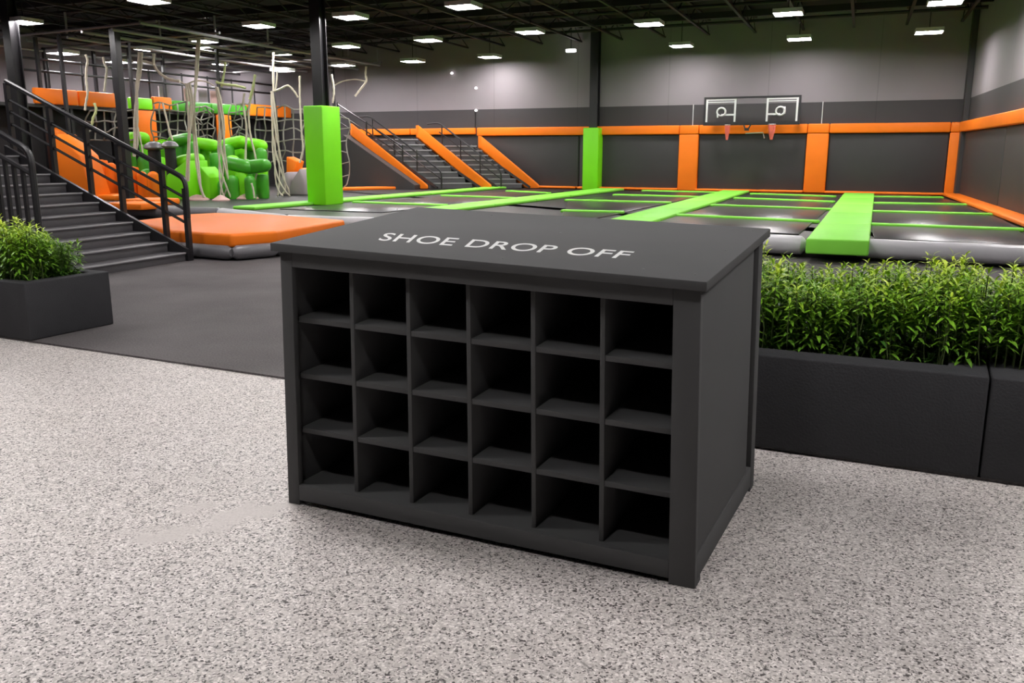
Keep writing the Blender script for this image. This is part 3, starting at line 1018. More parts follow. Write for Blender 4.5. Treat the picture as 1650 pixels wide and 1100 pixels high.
# ropes hanging from the frame
def rope(name, pts, depth, r, mat, label, strands=1, spread=0.0, group='ropes of the obstacle course'):
    P = [far(x, y, depth) for x, y in pts]
    mb = MB()
    r *= 0.68 if strands < 3 else 0.5
    spread *= 0.75
    for s in range(strands):
        q = []
        for i, p in enumerate(P):
            w = (i / max(1, len(P) - 1)) * spread
            ang = 2 * math.pi * s / strands + i * 0.8
            q.append(p + Vector((math.cos(ang), math.sin(ang), 0)) * (r * 0.9 * (strands > 1) + w))
        q = [Vector((v.x, v.y, max(v.z, DECK + r * 0.3))) for v in q]
        sp = spline(q, 6)
        rr = [r * (1 + 0.16 * math.sin(j * 1.7 + s)) for j in range(len(sp))]
        mb.tube(sp, rr, 6)
    o = mb.build(name, mat, smooth=True)
    return tag(o, label, 'rope', group)


rope('hanging_rope', [(226, 84), (225, 110), (221, 140), (220, 165), (219, 200), (219, 232), (216, 252)], 21.9, 0.05, M['rope'], 'thick cream rope in front of the orange hanging panel', 2)
rope('hanging_rope', [(222, 205), (227, 228), (231, 252)], 22.0, 0.03, M['rope'], 'short cream rope tail forking right of the thick rope by the orange panel')
rope('hanging_rope', [(248, 86), (248, 104), (258, 118), (272, 127), (290, 131)], 22.3, 0.055, M['rope'], 'slack cream rope drooping to the right under the pipe frame')
rope('hanging_rope', [(262, 166), (268, 190), (273, 210), (278, 226)], 23.5, 0.04, M['rope'], 'slanted cream rope over the dark round pads')
rope('hanging_rope', [(300, 134), (302, 165), (304, 200), (303, 240), (300, 290)], 22.2, 0.04, M['rope'], 'cream rope left of the leaning pair, above the green wedge', 1)
rope('hanging_rope', [(304, 135), (309, 165), (307, 200), (304, 240), (302, 292)], 22.1, 0.045, M['rope'], 'cream rope leaning on its neighbour above the green wedge', 2)
rope('hanging_rope', [(320, 62), (318, 95), (315, 140), (312, 180), (314, 220), (318, 262), (323, 300), (329, 318)], 22.4, 0.045, M['rope'], 'long cream rope reaching the deck right of the green wedge', 2)
rope('rope_bundle', [(349, 140), (354, 165), (357, 200), (357, 240), (360, 275), (363, 300), (364, 318)], 22.9, 0.05, M['rope'], 'thick twisted rope bundle spreading on the deck, left of the two', 5, 0.16)
rope('hanging_rope', [(363, 100), (361, 118), (357, 140)], 22.9, 0.045, M['lime_rope'], 'short lime tinted rope tying the left rope bundle to the frame')
rope('hanging_rope', [(394, 150), (392, 170), (397, 205), (396, 240), (394, 290), (390, 312)], 23.4, 0.045, M['rope'], 'cream rope ending in a pink base, left of the lime tinted one', 1)
rope('hanging_rope', [(411, 122), (408, 145), (402, 170), (401, 195), (405, 225), (411, 250), (414, 275), (411, 290)], 23.5, 0.045, M['rope'], 'cream rope curving right between the two rope bundles')
rope('hanging_rope', [(411, 120), (407, 142), (402, 160)], 23.45, 0.05, M['lime_rope'], 'short lime tinted rope above the curved cream rope')
rope('rope_bundle', [(438, 147), (441, 180), (443, 215), (446, 250), (451, 285), (456, 306), (458, 319)], 24.0, 0.05, M['rope'], 'thick twisted rope bundle spreading on the deck, right of the two', 5, 0.2)
rope('hanging_rope', [(441, 84), (440, 115), (441, 147)], 24.0, 0.05, M['rope'], 'straight grey cream rope carrying the right rope bundle')
rope('hanging_rope', [(447, 112), (446, 130), (444, 146)], 24.0, 0.035, M['rope'], 'thin second rope carrying the right rope bundle')
rope('hanging_rope', [(483, 122), (483, 150), (484, 180), (486, 215), (488, 240), (483, 262)], 24.6, 0.045, M['rope'], 'cream rope just left of the near green column')
rope('hanging_rope', [(405, 295), (408, 305), (410, 319)], 22.6, 0.04, M['rope'], 'short rope stub on the deck between the two bundles')
rope('hanging_rope', [(138, 88), (141, 98), (139, 112), (139, 130), (141, 150), (138, 168), (137, 178)], 22.9, 0.045, M['rope'], 'cream rope left of the tall frame post, the longer one')
rope('hanging_rope', [(166, 92), (169, 104), (172, 111), (170, 130), (168, 148)], 22.9, 0.045, M['rope'], 'cream rope left of the tall frame post, the shorter one')
rope('hanging_rope', [(152, 166), (155, 178), (150, 190), (148, 201)], 23.4, 0.05, M['lime_rope'], 'lime green rope piece behind the stair railing')
rope('hanging_rope', [(534, 120), (537, 135), (538, 150), (536, 166)], 26.5, 0.05, M['rope'], 'cream rope right of the near green column')
rope('hanging_rope', [(590, 107), (589, 120), (590, 131), (580, 145), (572, 155)], 30.0, 0.05, M['rope'], 'white rope drooping from the far end of the pipe frame')
rope('swag_rope', [(348, 132), (362, 136), (380, 138), (396, 142)], 22.8, 0.05, M['lime_rope'], 'sagging lime tinted rope between the left bundle and its right neighbour')
rope('swag_rope', [(441, 147), (452, 143), (464, 138), (474, 147), (480, 157)], 24.0, 0.04, M['rope'], 'sagging cream rope from the right bundle to the rope by the green column')
rope('swag_rope', [(227, 98), (238, 100), (248, 103)], 22.0, 0.045, M['rope'], 'short white rope linking the two ropes under the ceiling lamp')
rope('swag_rope', [(538, 138), (552, 131), (572, 128), (589, 131)], 29.0, 0.03, M['rope'], 'thin rope swag right of the near green column')
rope('swag_rope', [(290, 131), (300, 136), (312, 131), (330, 131), (345, 138)], 22.5, 0.025, M['rope'], 'thin rope swag tying the tops of the hanging ropes')

# cargo nets
def net(px0, px1, py0, py1, depth, nx, ny, label, r=0.022):
    mb = MB()
    g = [[far(px0 + (px1 - px0) * i / nx + RNG.normal(0, 2.2), py0 + (py1 - py0) * j / ny + RNG.normal(0, 2.6), depth + RNG.normal(0, 0.12)) for i in range(nx + 1)] for j in range(ny + 1)]
    for j in range(ny + 1):
        mb.tube(spline(g[j], 3), r, 5)
    for i in range(nx + 1):
        mb.tube(spline([g[j][i] for j in range(ny + 1)], 3), r, 5)
    o = mb.build('cargo_net', M['net'], smooth=True)
    return tag(o, label, 'net')


net(247, 300, 166, 236, 26.2, 4, 5, 'grey cargo net between the wide orange panel and the leaning ropes')
net(312, 344, 172, 230, 27.5, 4, 6, 'dense grey cargo net left of the narrow orange panel')
net(372, 398, 165, 236, 27.2, 3, 5, 'narrow grey cargo net right of the narrow orange panel')
net(412, 488, 176, 262, 26.6, 5, 5, 'wide grey cargo net left of the near green column')
net(140, 215, 178, 226, 24.6, 5, 3, 'sagging grey cargo net behind the stair railing')
net(549, 562, 190, 300, 28.6, 1, 6, 'thin grey net strip right of the near green column', 0.02)

# foam pillars and pads behind the ropes
def pillar(px, ptop, depth, rad_px, mat, label, dome=0.25, tilt=0):
    top = far(px, ptop, depth)
    r = rad_px * depth / 1466
    h = top.z - (DECK - 0.02)
    base = Vector((top.x, top.y, DECK - 0.02))
    prof = [(r * 0.92, 0), (r, 0.04), (r, h * (1 - dome) if h > 0.3 else h * 0.6), (r * 1.0, h - r * 0.35 if h > r * 0.7 else h * 0.7), (r * 0.86, h - r * 0.12), (r * 0.5, h - 0.015), (0.02, h)]
    if int(px) % 2 == 0 and h > r * 1.2:
        prof = [(r * 0.92, 0), (r, 0.04), (r, h - r * 0.95), (r * 0.94, h - r * 0.6), (r * 0.78, h - r * 0.3), (r * 0.5, h - r * 0.1), (r * 0.2, h - r * 0.02), (0.02, h)]
    o = MB().lathe(base, prof, 18).build('foam_pillar', mat, smooth=True)
    return tag(o, label, 'foam pad', 'foam pillars of the obstacle course')


def mushroom(px, ptop, depth, cap, label):
    top = far(px, ptop, depth)
    r = cap * depth / 1466
    base = Vector((top.x, top.y, DECK - 0.02))
    h = top.z - base.z
    t = thing('mushroom_step', label, 'foam pad', base)
    MB().lathe(base, [(r * 0.62, 0), (r * 0.62, h - r * 0.9), (r * 0.5, h - r * 0.8)], 18).build('stem', M['black_cloth'], t, smooth=True)
    MB().lathe(base + Z * (h - r * 0.95), [(r * 0.4, 0), (r * 0.95, 0.06), (r, r * 0.35), (r * 0.9, r * 0.6), (r * 0.6, r * 0.85), (r * 0.25, r * 0.94), (0.02, r * 0.95)], 20).build('cap', M['dark_roll'], t, smooth=True)


mushroom(247, 228, 23.8, 16, 'dark grey round topped step pad left of its twin, behind the stair railing')
mushroom(273, 227, 23.6, 14, 'dark grey round topped step pad right of its twin, taller')
gp = [(213, 224, 25.4, 11, 'at the left end of the back row'), (228, 228, 25.8, 9, 'second in the back row, behind the dark step pads'), (262, 224, 26.2, 11, 'between and behind the dark step pads'), (290, 224, 25.8, 13, 'just right of the dark step pads'),
      (310, 228, 25.2, 11, 'behind the leaning ropes'), (329, 232, 25.6, 10, 'right of the long cream rope'), (346, 226, 26.0, 10, 'behind the left rope bundle'), (366, 232, 25.2, 11, 'right behind the left rope bundle'),
      (386, 229, 26.2, 11, 'below the narrow cargo net'), (405, 230, 25.8, 11, 'behind the curved rope'), (420, 238, 25.0, 10, 'at the right end of the back row'),
      (232, 250, 24.6, 12, 'left in the middle row'), (255, 252, 24.8, 10, 'below the left dark step pad'), (297, 250, 24.2, 14, 'broad, in the middle row under the leaning ropes'), (322, 255, 24.4, 11, 'in the middle row beside the long cream rope'),
      (347, 246, 24.2, 10, 'tall, just left of the left rope bundle'), (374, 250, 24.0, 13, 'broad and tall, right of the left rope bundle'), (396, 256, 24.4, 9, 'in the middle row behind the pink based rope'), (421, 260, 24.2, 9, 'in the middle row right of the curved rope'),
      (276, 264, 24.5, 11, 'with a pale lid, left of the green wedge'), (311, 278, 23.4, 12, 'low, in the front row under the leaning ropes'), (337, 270, 23.9, 12, 'in the front row right of the long cream rope'), (374, 282, 23.0, 10, 'low, in the front row beside the left rope bundle'),
      (389, 277, 23.2, 10, 'in the front row behind the pink based rope'), (402, 283, 22.9, 9, 'small and bright, front row between the bundles'), (423, 280, 23.4, 9, 'in the front row left of the right rope bundle'), (236, 272, 23.8, 11, 'low, front row behind the stair railing'), (354, 290, 23.4, 9, 'lowest one left of the left rope bundle')]
for x, y, d, r, w in gp:
    pillar(x, y, d, r, M['green_foam'] if (x * 7 + y) % 3 else M['green'], 'rounded green foam pillar, ' + w)
og = [(92, 205, 23.0, 13, 'tallest orange one, far left'), (105, 228, 22.6, 12, 'orange, second from the left'), (124, 232, 22.8, 10, 'orange, third from the left'), (163, 257, 22.6, 10, 'orange, low behind the middle of the stair railing'),
      (178, 262, 22.6, 9, 'orange, right of the low one behind the stair railing'), (213, 268, 22.4, 10, 'orange, just right of the tall frame post'), (228, 276, 22.2, 8, 'orange, small one right of the tall frame post'), (246, 276, 22.0, 9, 'orange, at the right end of the orange group'), (120, 272, 22.4, 9, 'orange, lowest one seen over the stairs')]
for x, y, d, r, w in og:
    pillar(x, y, d + 0.9, r, M['orange'], 'rounded foam pillar, ' + w)
# rounded rolls lying across the pillar tops
for x, y, d, tilt, w in ((219, 223, 25.3, 0.0, 'at the left end of the pillars'), (292, 226, 25.6, 0.12, 'right of the dark step pads'), (331, 233, 25.3, -0.1, 'behind the long cream rope'),
                         (376, 231, 25.4, 0.15, 'behind the left rope bundle'), (408, 233, 25.5, -0.12, 'behind the curved rope'), (306, 259, 23.7, 0.1, 'low, in front of the leaning ropes'),
                         (384, 266, 23.3, -0.15, 'low, right of the left rope bundle'), (412, 268, 23.2, 0.1, 'lowest one right of the curved rope')):
    c = far(x, y, d)
    ax = (R + Z * tilt).normalized()
    ks = [-0.5, -0.48, -0.42, -0.34, -0.2, 0, 0.2, 0.34, 0.42, 0.48, 0.5]
    rs = [0.03, 0.08, 0.14, 0.17, 0.18, 0.18, 0.18, 0.17, 0.14, 0.08, 0.03]
    o = MB().tube([c + ax * k * 0.95 for k in ks], rs, 14).build('foam_roll', M['green' if y % 2 else 'green_foam'], smooth=True)
    tag(o, 'green foam roll lying on the foam pillars, ' + w, 'foam pad', 'foam rolls on the pillars')
# wedges and slanted pads
def wedge(name, pts, depth0, depth1, mat, label, bev=0.03):
    """a slab of foam with the outline of pts, reaching from depth0 back to depth1"""
    f = [far(x, y, depth0) for x, y in pts]
    zmin = min(p.z for p in f)
    f = [p - Z * (zmin - DECK + 0.02) if p.z - zmin < 0.06 else p for p in f]
    d = Vector((U.x, U.y, 0)) * (depth1 - depth0)
    n = len(f)
    o = MB().add(f + [p + d for p in f], [tuple(range(n)), tuple(range(2 * n - 1, n - 1, -1))] + [(i, i + n, (i + 1) % n + n, (i + 1) % n) for i in range(n)]).build(name, mat, bevel=bev)
    return tag(o, label, 'foam pad')


wedge('foam_wedge', [(268, 314), (268, 282), (300, 258), (306, 314)], 22.7, 23.5, M['green'], 'big green triangular wedge leaning behind the end of the stair railing')
wedge('foam_wedge', [(322, 316), (322, 268), (338, 286), (340, 316)], 23.0, 23.6, M['green'], 'small green wedge right of the long cream rope')
wedge('foam_wedge', [(88, 262), (90, 215), (128, 250), (150, 300), (92, 300)], 22.2, 22.8, M['orange'], 'large orange slanted slab seen through the stair railing')
wedge('boulder_pad', [(447, 318), (452, 282), (462, 276), (468, 294), (464, 318)], 25.0, 25.7, M['boulder'], 'mauve grey angular boulder pad left of the near green column', 0.05)
wedge('boulder_pad', [(462, 318), (470, 290), (482, 271), (490, 292), (492, 318)], 25.0, 25.8, M['boulder'], 'larger mauve grey boulder pad touching the near green column', 0.05)
wedge('foam_wedge', [(461, 270), (461, 252), (478, 260), (474, 276), (466, 318), (461, 318)], 26.2, 26.6, M['orange'], 'orange foam wedge behind the boulder pads')
wedge('foam_wedge', [(481, 318), (483, 270), (492, 276), (494, 318)], 26.0, 26.5, M['orange'], 'orange upright foam slab beside the near green column')
for x, y, d, w in ((222, 327, 20.9, 'behind the middle of the stair railing'), (180, 314, 22.0, 'left of the tall frame post'), (155, 309, 22.6, 'seen past the stair posts, farthest left'), (245, 321, 21.9, 'right behind the rail posts')):
    c = at(x, y, DECK + 0.1)
    o = MB().cbox(Vector((c.x, c.y, DECK - 0.02)), R * 1.0, U * 0.8, Z * 0.14).build('floor_pad', M['orange'], bevel=0.04)
    tag(o, 'flat orange floor pad on the deck ' + w, 'pad')
for x, y, d, r, w in ((318, 319, 22.0, 0.3, 'under the long cream rope'), (398, 317, 22.3, 0.3, 'under the pink based rope'), (356, 320, 22.2, 0.22, 'beside the left rope bundle')):
    c = at(x, y + 2, DECK)
    o = MB().lathe((c.x, c.y, DECK - 0.02), [(r, 0), (r, 0.03), (r * 0.7, 0.07), (r * 0.35, 0.12), (0.03, 0.14)], 14).build('floor_cushion', M['pink'], smooth=True)
    tag(o, 'pale pink flattened cushion on the deck ' + w, 'pad')

# ================================================================ planters with hedges
def planter(name, p, along, depth, z, rim, label):
    """p = front corner, along = front edge vector, depth = vector to the back"""
    t = thing(name, label, 'planter', p + (along + depth) / 2 + Z * 0.014)
    a, d = along.normalized(), depth.normalized()
    z0 = 0.014
    o = MB()
    c = [p, p + along, p + along + depth, p + depth]
    i = [p + a * rim + d * rim, p + along - a * rim + d * rim, p + along + depth - a * rim - d * rim, p + depth + a * rim - d * rim]
    vs = [q + Z * z0 for q in c] + [q + Z * z for q in c] + [q + Z * z for q in i] + [q + Z * (z - 0.09) for q in i]
    fs = [(3, 2, 1, 0)]
    for k in range(4):
        n = (k + 1) % 4
        fs += [(k, n, n + 4, k + 4), (k + 4, n + 4, n + 8, k + 8), (k + 8, n + 8, n + 12, k + 12)]
    fs.append((12, 13, 14, 15))
    o.add(vs, fs).build('box', M['planter'], t, bevel=0.012, seg=3)
    s = MB().add([q + Z * (z - 0.075) for q in i] + [q + Z * (z - 0.088) for q in i], [(0, 1, 2, 3), (7, 6, 5, 4)] + [(k, (k + 1) % 4, (k + 1) % 4 + 4, k + 4) for k in range(4)])
    s.build('soil', M['soil'], t)
    return t


def leaf_shoot(rng, h, nleaf, size):
    """one upright shoot: whorls of lance-shaped leaves; returns verts, faces, age, stem points"""
    V, Fc, A = [], [], []
    lean = np.array([rng.normal(0, 0.2), rng.normal(0, 0.2), 1.0])
    lean /= np.linalg.norm(lean)
    for k in range(nleaf):
        f = k / (nleaf - 1)
        base = lean * h * (0.35 + 0.65 * f)
        az = k * 2.4 + rng.normal(0, 0.3)
        el = 0.05 + 1.0 * f ** 1.5 + rng.normal(0, 0.18)
        L = size * (1.0 - 0.35 * f) * rng.uniform(0.8, 1.2)
        w = L * 0.125 * rng.uniform(0.85, 1.2)
        o = np.array([math.cos(az), math.sin(az), 0])
        s = np.array([-math.sin(az), math.cos(az), 0])
        up = np.array([0, 0, 1.0])
        d1 = o * math.cos(el) + up * math.sin(el)
        d2 = o * math.cos(el - 0.5) + up * math.sin(el - 0.5)
        nrm = np.cross(d1, s)
        nrm = nrm if nrm[2] > 0 else -nrm
        m1 = base + d1 * L * 0.35
        m2 = m1 + d2 * L * 0.35
        tip = m2 + d2 * L * 0.3 - up * L * 0.06
        n0 = len(V)
        V += [base, m1 + s * w + nrm * w * 0.3, m1, m1 - s * w + nrm * w * 0.3, m2 + s * w * 0.8 + nrm * w * 0.25, m2, m2 - s * w * 0.8 + nrm * w * 0.25, tip]
        Fc += [(n0, n0 + 2, n0 + 1), (n0, n0 + 3, n0 + 2), (n0 + 1, n0 + 2, n0 + 5, n0 + 4), (n0 + 2, n0 + 3, n0 + 6, n0 + 5), (n0 + 4, n0 + 5, n0 + 7), (n0 + 5, n0 + 6, n0 + 7)]
        A += [f] * 8
    return V, Fc, A, lean


def hedge(label, p, along, depth, z0, hfun, density, size=0.055, seed=1, fullness=2.6):
    rng = np.random.default_rng(seed)
    t = thing('leafy_hedge', label, 'hedge', p + (along + depth) / 2 + Z * z0)
    base = np.array(t.location)
    V, Fc, A = [], [], []
    st = MB()
    area = along.length * depth.length
    n = int(area * density)
    for k in range(n):
        a, b = rng.random(), rng.random()
        q = p + along * a + depth * b
        top = hfun(a, b) * rng.uniform(0.8, 1.1)
        # shoots at several levels so that the sides are leafy too
        lv = rng.random() ** (1 / fullness)
        edge = min(a * along.length, (1 - a) * along.length, b * depth.length, (1 - b) * depth.length)
        if edge > 0.2 and lv < 0.6: continue
        h = max(0.1, top * lv)
        sh = min(0.2, h)
        v, f, ag, lean = leaf_shoot(rng, sh, rng.integers(13, 20), size * rng.uniform(0.8, 1.25))
        o = np.array([q.x, q.y, z0 + h - sh]) - base
        out = np.array([0.0, 0.0, 0.0])
        k0 = len(V)
        V += [x + o for x in v]
        Fc += [tuple(i + k0 for i in ff) for ff in f]
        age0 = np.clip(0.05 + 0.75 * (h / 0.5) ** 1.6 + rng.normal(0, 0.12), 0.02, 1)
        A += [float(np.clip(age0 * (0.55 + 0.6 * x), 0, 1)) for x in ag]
        if k % 3 == 0:
            e = Vector((q.x, q.y, z0 + h - sh)) + Vector(lean) * sh * 0.9
            st.tube([Vector((q.x, q.y, z0 - 0.02)), Vector((q.x, q.y, z0)).lerp(e, 0.5) + Vector((rng.normal(0, 0.01), rng.normal(0, 0.01), 0)), e], 0.0028, 4, cap=False)
    me = bpy.data.meshes.new('foliage')
    me.from_pydata([tuple(x) for x in V], [], Fc)
    at_ = me.attributes.new('leaf_age', 'FLOAT', 'POINT')
    at_.data.foreach_set('value', A)
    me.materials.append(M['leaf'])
    me.polygons.foreach_set('use_smooth', [True] * len(me.polygons))
    o = bpy.data.objects.new('foliage', me)
    COL.objects.link(o)
    o.parent = t
    st.build('stems', M['stem'], t)
    return t


pr0 = Vector((1.26, 4.25, 0))
pd = Vector((2.17, 3.81, 0)) - pr0
pdn = pd.normalized()
pu = Vector((-pdn.y, pdn.x, 0))
lft = pr0 - pdn * 0.85
seam = pr0 + pd
planter('long_planter', lft, seam - lft - pdn * 0.004, pu * 0.95, 0.5, 0.17, 'long charcoal planter box behind the shoe cabinet, left of the seam')
planter('long_planter', seam + pdn * 0.004, pdn * 1.5, pu * 0.95, 0.5, 0.17, 'charcoal planter box at the right edge of the photo, right of the seam')
hl = lft + pdn * 0.19 + pu * 0.2
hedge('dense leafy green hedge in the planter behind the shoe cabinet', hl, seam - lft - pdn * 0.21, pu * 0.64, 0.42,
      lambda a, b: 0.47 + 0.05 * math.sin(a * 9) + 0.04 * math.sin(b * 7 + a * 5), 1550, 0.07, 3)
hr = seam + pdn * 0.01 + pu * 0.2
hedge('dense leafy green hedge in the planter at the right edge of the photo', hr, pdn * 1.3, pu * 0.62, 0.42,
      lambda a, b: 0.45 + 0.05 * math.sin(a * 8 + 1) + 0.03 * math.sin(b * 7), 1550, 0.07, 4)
lc = Vector((-3.85, 6.79, 0))
ldir = Vector((-3.5, 7.5, 0)) - lc
lp_ = lc
left_v = Vector((-ldir.normalized().y, ldir.normalized().x, 0))
planter('square_planter', lc + left_v * 1.6, -left_v * 1.6, ldir, 0.48, 0.11, 'square charcoal planter box at the left, in front of the staircase')
hedge('bushy bright green plant in the square planter at the left', lc + left_v * 1.5 + ldir.normalized() * 0.1, -left_v * 1.38, ldir * 0.66, 0.4,
      lambda a, b: 0.50 - 0.16 * max(0, b - 0.5) * 2 + 0.04 * math.sin(a * 9 + b * 4), 1350, 0.078, 5)

# ================================================================ shoe cabinet
CW, CD, CH = 1.79, 1.075, 1.1
b00, b10, b11 = at(465, 809.6), at(1119.4, 949.4), at(1214, 782)
b01 = b00 + b11 - b10
t00, t10, t11 = at(451, 403, 1.10), at(1130, 466, 1.06), at(1230, 382, 1.135)
t01 = t00 + t11 - t10


def T(a, b, c):
    a, b, c = a / CW, b / CD, c / CH
    lo = b00 * (1 - a) * (1 - b) + b10 * a * (1 - b) + b11 * a * b + b01 * (1 - a) * b
    hi = t00 * (1 - a) * (1 - b) + t10 * a * (1 - b) + t11 * a * b + t01 * (1 - a) * b
    return lo * (1 - c) + hi * c


cab = thing('shoe_cabinet', 'charcoal grey shoe cabinet with six columns of open cubbies and a white lettered lid', 'cabinet', (b00 + b11) / 2)


def cbx(mb, a0, a1, b0, b1, c0, c1):
    return mb.hexa([T(a0, b0, c0), T(a1, b0, c0), T(a1, b1, c0), T(a0, b1, c0), T(a0, b0, c1), T(a1, b0, c1), T(a1, b1, c1), T(a0, b1, c1)])


STW, RAILB, APB, APT, OPT = 0.060, 0.04, 0.022, 0.092, 1.035
FD = 0.028                    # depth of the face frame
cm = M['cabinet']
bv = 0.0025
cbx(MB(), 0, STW, 0, FD, 0, CH).build('left_stile', cm, cab, bevel=bv)
cbx(MB(), CW - 0.095, CW, 0, FD, 0, CH).build('right_stile', cm, cab, bevel=bv)
cbx(MB(), STW, CW - 0.095, 0, FD, OPT, CH).build('top_rail', cm, cab, bevel=bv)
cbx(MB(), STW, CW - 0.095, 0, FD, APB, APT).build('bottom_rail', cm, cab, bevel=bv)
for s in (0, 1):
    def sx(x): return x if s == 0 else CW - x
    lo, hi = sorted((sx(0.0), sx(0.0345)))
    p0, p1 = sorted((sx(0.034), sx(0.0425)))
    side = cbx(MB(), p0, p1, FD, CD - 0.012, APB, CH - 0.002).build('side_panel', cm, cab)
    cbx(MB(), lo, hi, CD - 0.085, CD, 0, CH).build('back_stile', cm, side, bevel=bv)
    cbx(MB(), lo, hi, FD + 0.0005, CD - 0.085, APB, 0.115).build('side_rail', cm, side, bevel=bv)
    cbx(MB(), *sorted((sx(0.006), sx(0.0345))), FD, CD - 0.165, 0.115, CH - 0.002).build('raised_panel', cm, side, bevel=bv)
    cbx(MB(), lo, hi, FD + 0.0005, FD + 0.05, 0, APB).build('foot', cm, side)
cbx(MB(), 0.043, CW - 0.043, CD - 0.03, CD - 0.012, APB, CH - 0.002).build('back_panel', cm, cab)
IN0, IN1 = 0.043, CW - 0.043
NC = 6
REC = 0.045
o0, o1 = STW + 0.004, CW - 0.099
DT = 0.019
xs = [o0 + (o1 - o0 + DT) * k / NC - DT / 2 for k in range(1, NC)]
for x in xs:
    cbx(MB(), x - DT / 2, x + DT / 2, REC, CD - 0.031, APT - 0.001, CH - 0.003).build('divider', cm, cab, bevel=0.002)
zs = [APT - 0.0]
for k in range(1, 4):
    zs.append(APT + (OPT - APT + 0.02) * k / 4 - 0.01)
for k, z in enumerate(zs):
    edges = [IN0] + xs + [IN1]
    if k == 0:
        cbx(MB(), IN0, IN1, FD + 0.0006, CD - 0.031, APT - 0.024, APT - 0.0015).build('bottom_board', cm, cab)
        continue
    for e in range(NC):
        a0 = edges[e] + (DT / 2 + 0.0003 if e else 0)
        a1 = edges[e + 1] - (DT / 2 + 0.0003 if e < NC - 1 else 0)
        cbx(MB(), a0, a1, REC + 0.003, CD - 0.031, z - 0.011, z + 0.011).build('shelf', cm, cab, bevel=0.002)
LT = 0.034
lid = cbx(MB(), -0.026, CW + 0.026, -0.03, CD + 0.022, CH, CH + LT).build('lid', cm, cab, bevel=0.004)


def on_lid(px, py, lift=0.0):
    A, B, C = T(0, 0, CH + LT), T(CW, 0, CH + LT), T(CW, CD, CH + LT)
    n = (B - A).cross(C - A).normalized()
    u, v = (px - 825) / FPX, -(py - 550) / FPX
    d = Vector((u, math.cos(PITCH) + v * math.sin(PITCH), -math.sin(PITCH) + v * math.cos(PITCH)))
    o = Vector((0, 0, EYE))
    return o + d * ((A - o).dot(n) / d.dot(n)) + n * lift, n


cu = bpy.data.curves.new('lettering', 'FONT')
cu.body = 'SHOE DROP OFF'
cu.size = 1.0
cu.offset = 0.009
cu.space_character = 1.06
to = bpy.data.objects.new('lettering_source', cu)
COL.objects.link(to)
dg = bpy.context.evaluated_depsgraph_get()
tm = bpy.data.meshes.new_from_object(to.evaluated_get(dg))
bpy.data.objects.remove(to)
vx = np.array([v.co[:] for v in tm.vertices])
x0, x1 = vx[:, 0].min(), vx[:, 0].max()
capH = vx[np.abs(vx[:, 0] - x1) < 0.4][:, 1].max()
P0, nl = on_lid(608.5, 387)
capL = on_lid(657.6, 378.3)[0] - on_lid(645.5, 390.3)[0]
capR = on_lid(1001.5, 405.3)[0] - on_lid(985.5, 416.6)[0]
Pe = on_lid(1022.7, 405.8)[0] - capR
lb = T(CW / 2, CD / 2, CH + LT)
lt_ = bpy.data.meshes.new('lettering')
top, base_ = [], []
for v in vx:
    f_ = (v[0] - x0) / (x1 - x0)
    q = P0.lerp(Pe, f_) + capL.lerp(capR, f_) * (v[1] / capH) + nl * 0.0012
    top.append(tuple(q - Vector(cab.location)))
lt_.from_pydata(top, [], [tuple(p.vertices) for p in tm.polygons])
lt_.materials.append(M['white'])
lo_ = bpy.data.objects.new('lettering', lt_)
COL.objects.link(lo_)
lo_.parent = lid
lo_['label'] = 'white lettering reading SHOE DROP OFF'
for px, py in ((1120, 442), (1169, 403), (1213, 371), (640, 337), (792, 346.5), (903, 375), (470, 388), (696, 407), (810, 416), (1037, 434)):
    q, n = on_lid(px, py)
    m_ = MB()
    a = n.orthogonal().normalized()
    b = n.cross(a)
    m_.add([q + (a * math.cos(k * math.pi / 4) + b * math.sin(k * math.pi / 4)) * 0.0042 + n * 0.0015 for k in range(8)] + [q - n * 0.002], [tuple(range(8))] + [((k + 1) % 8, k, 8) for k in range(8)])
    m_.build('screw', M['screw'], lid)

# ================================================================ ceiling lamps
LZ = 4.45


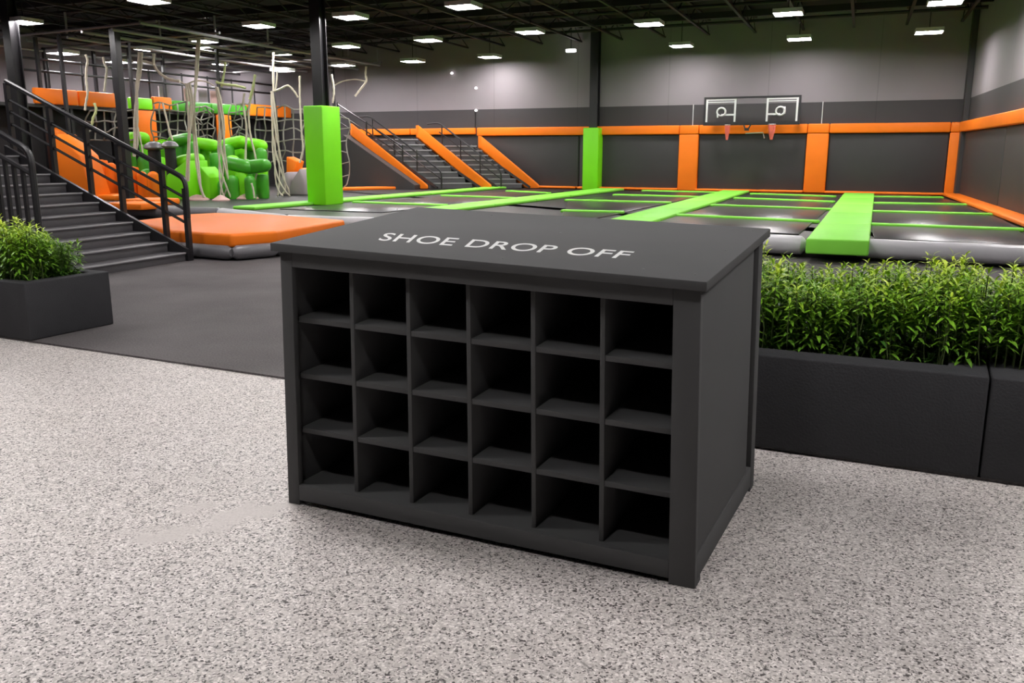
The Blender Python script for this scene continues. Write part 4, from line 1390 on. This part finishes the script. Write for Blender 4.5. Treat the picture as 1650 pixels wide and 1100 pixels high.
def lamp(p, label, group='square high-bay lamps', size=0.62):
    t = thing('high_bay_lamp', label, 'ceiling lamp', p, group)
    w = l = size
    hb = MB().cbox(p + Z * 0.03, R * w, U * l, Z * 0.05)
    for sgn in (-1, 1):
        hb.cbox(p + R * sgn * (w / 2 - 0.006) - Z * 0.012, R * 0.012, U * l, Z * 0.045)
        hb.cbox(p + U * sgn * (l / 2 - 0.006) - Z * 0.012, R * w, U * 0.012, Z * 0.045)
    hb.build('housing', M['housing'], t)
    MB().cbox(p + Z * 0.022, R * (w - 0.03), U * (l - 0.03), Z * 0.006).build('diffuser', M['glow'], t)
    MB().tube([p + Z * 0.07, Vector((p.x, p.y, CEIL))], 0.012, 6).build('hanger', M['black_steel'], t)


back = [(1497, 52), (1288, 63), (1098, 74), (789, 92), (665, 99), (553, 105)]
second = [(1523, 4), (1270, 22), (1046, 39), (854, 52), (690, 65), (558, 75)]
third = [(747, 11), (565, 28), (417, 42), (328, 67), (238, 80)]
rest = [((240, 2), 'cut by the top edge of the photo, leftmost of those'), ((450, 87), 'just left of the near black column, among the pipes'), ((350, 104), 'low behind the hanging ropes, left of the near black column'),
        ((455, 114), 'lowest of those beside the near black column'), ((38, 36), 'half hidden behind the far left black column'), ((101, 86), 'small and far, above the orange upper deck'), ((190, 100), 'added behind the tall frame post to brighten the left wall')]  # the last one is an added lamp that brightens the left wall
for row, w in ((back, 'in the row nearest the back wall'), (second, 'in the second row from the back wall'), (third, 'in the third row from the back wall')):
    for k, (x, y) in enumerate(row):
        lamp(at(x, y, 4.3 if x in (1497, 1523, 665, 553) else 4.62 if x < 420 else LZ), 'square white lamp %s, %s from the right' % (w, ORD[k]))
for (x, y), w in rest:
    lamp(at(x, y, {(455, 114): 4.15, (450, 87): 4.62, (350, 104): 4.62, (101, 86): 4.1, (190, 100): 4.15}.get((x, y), LZ)), 'square white lamp ' + w)
for x, y, *sz in UNSEEN_LAMPS:
    lamp(Vector((x, y, LZ)), 'unseen square white lamp, placed for the light it throws', 'lamps above the photo', *sz)
# floodlight beside the far column
p = far(920, 84, 28.6)
t = thing('flood_light', 'small white flood light clamped left of the far black column near the ceiling', 'light', p)
MB().cbox(p, R * 0.32, U * 0.14, Z * 0.09).build('lamp_head', M['bulb'], t, bevel=0.02)
MB().tube([p + Z * 0.05, Vector((p.x, p.y, CEIL))], 0.015, 6).build('hanger', M['black_steel'], t)
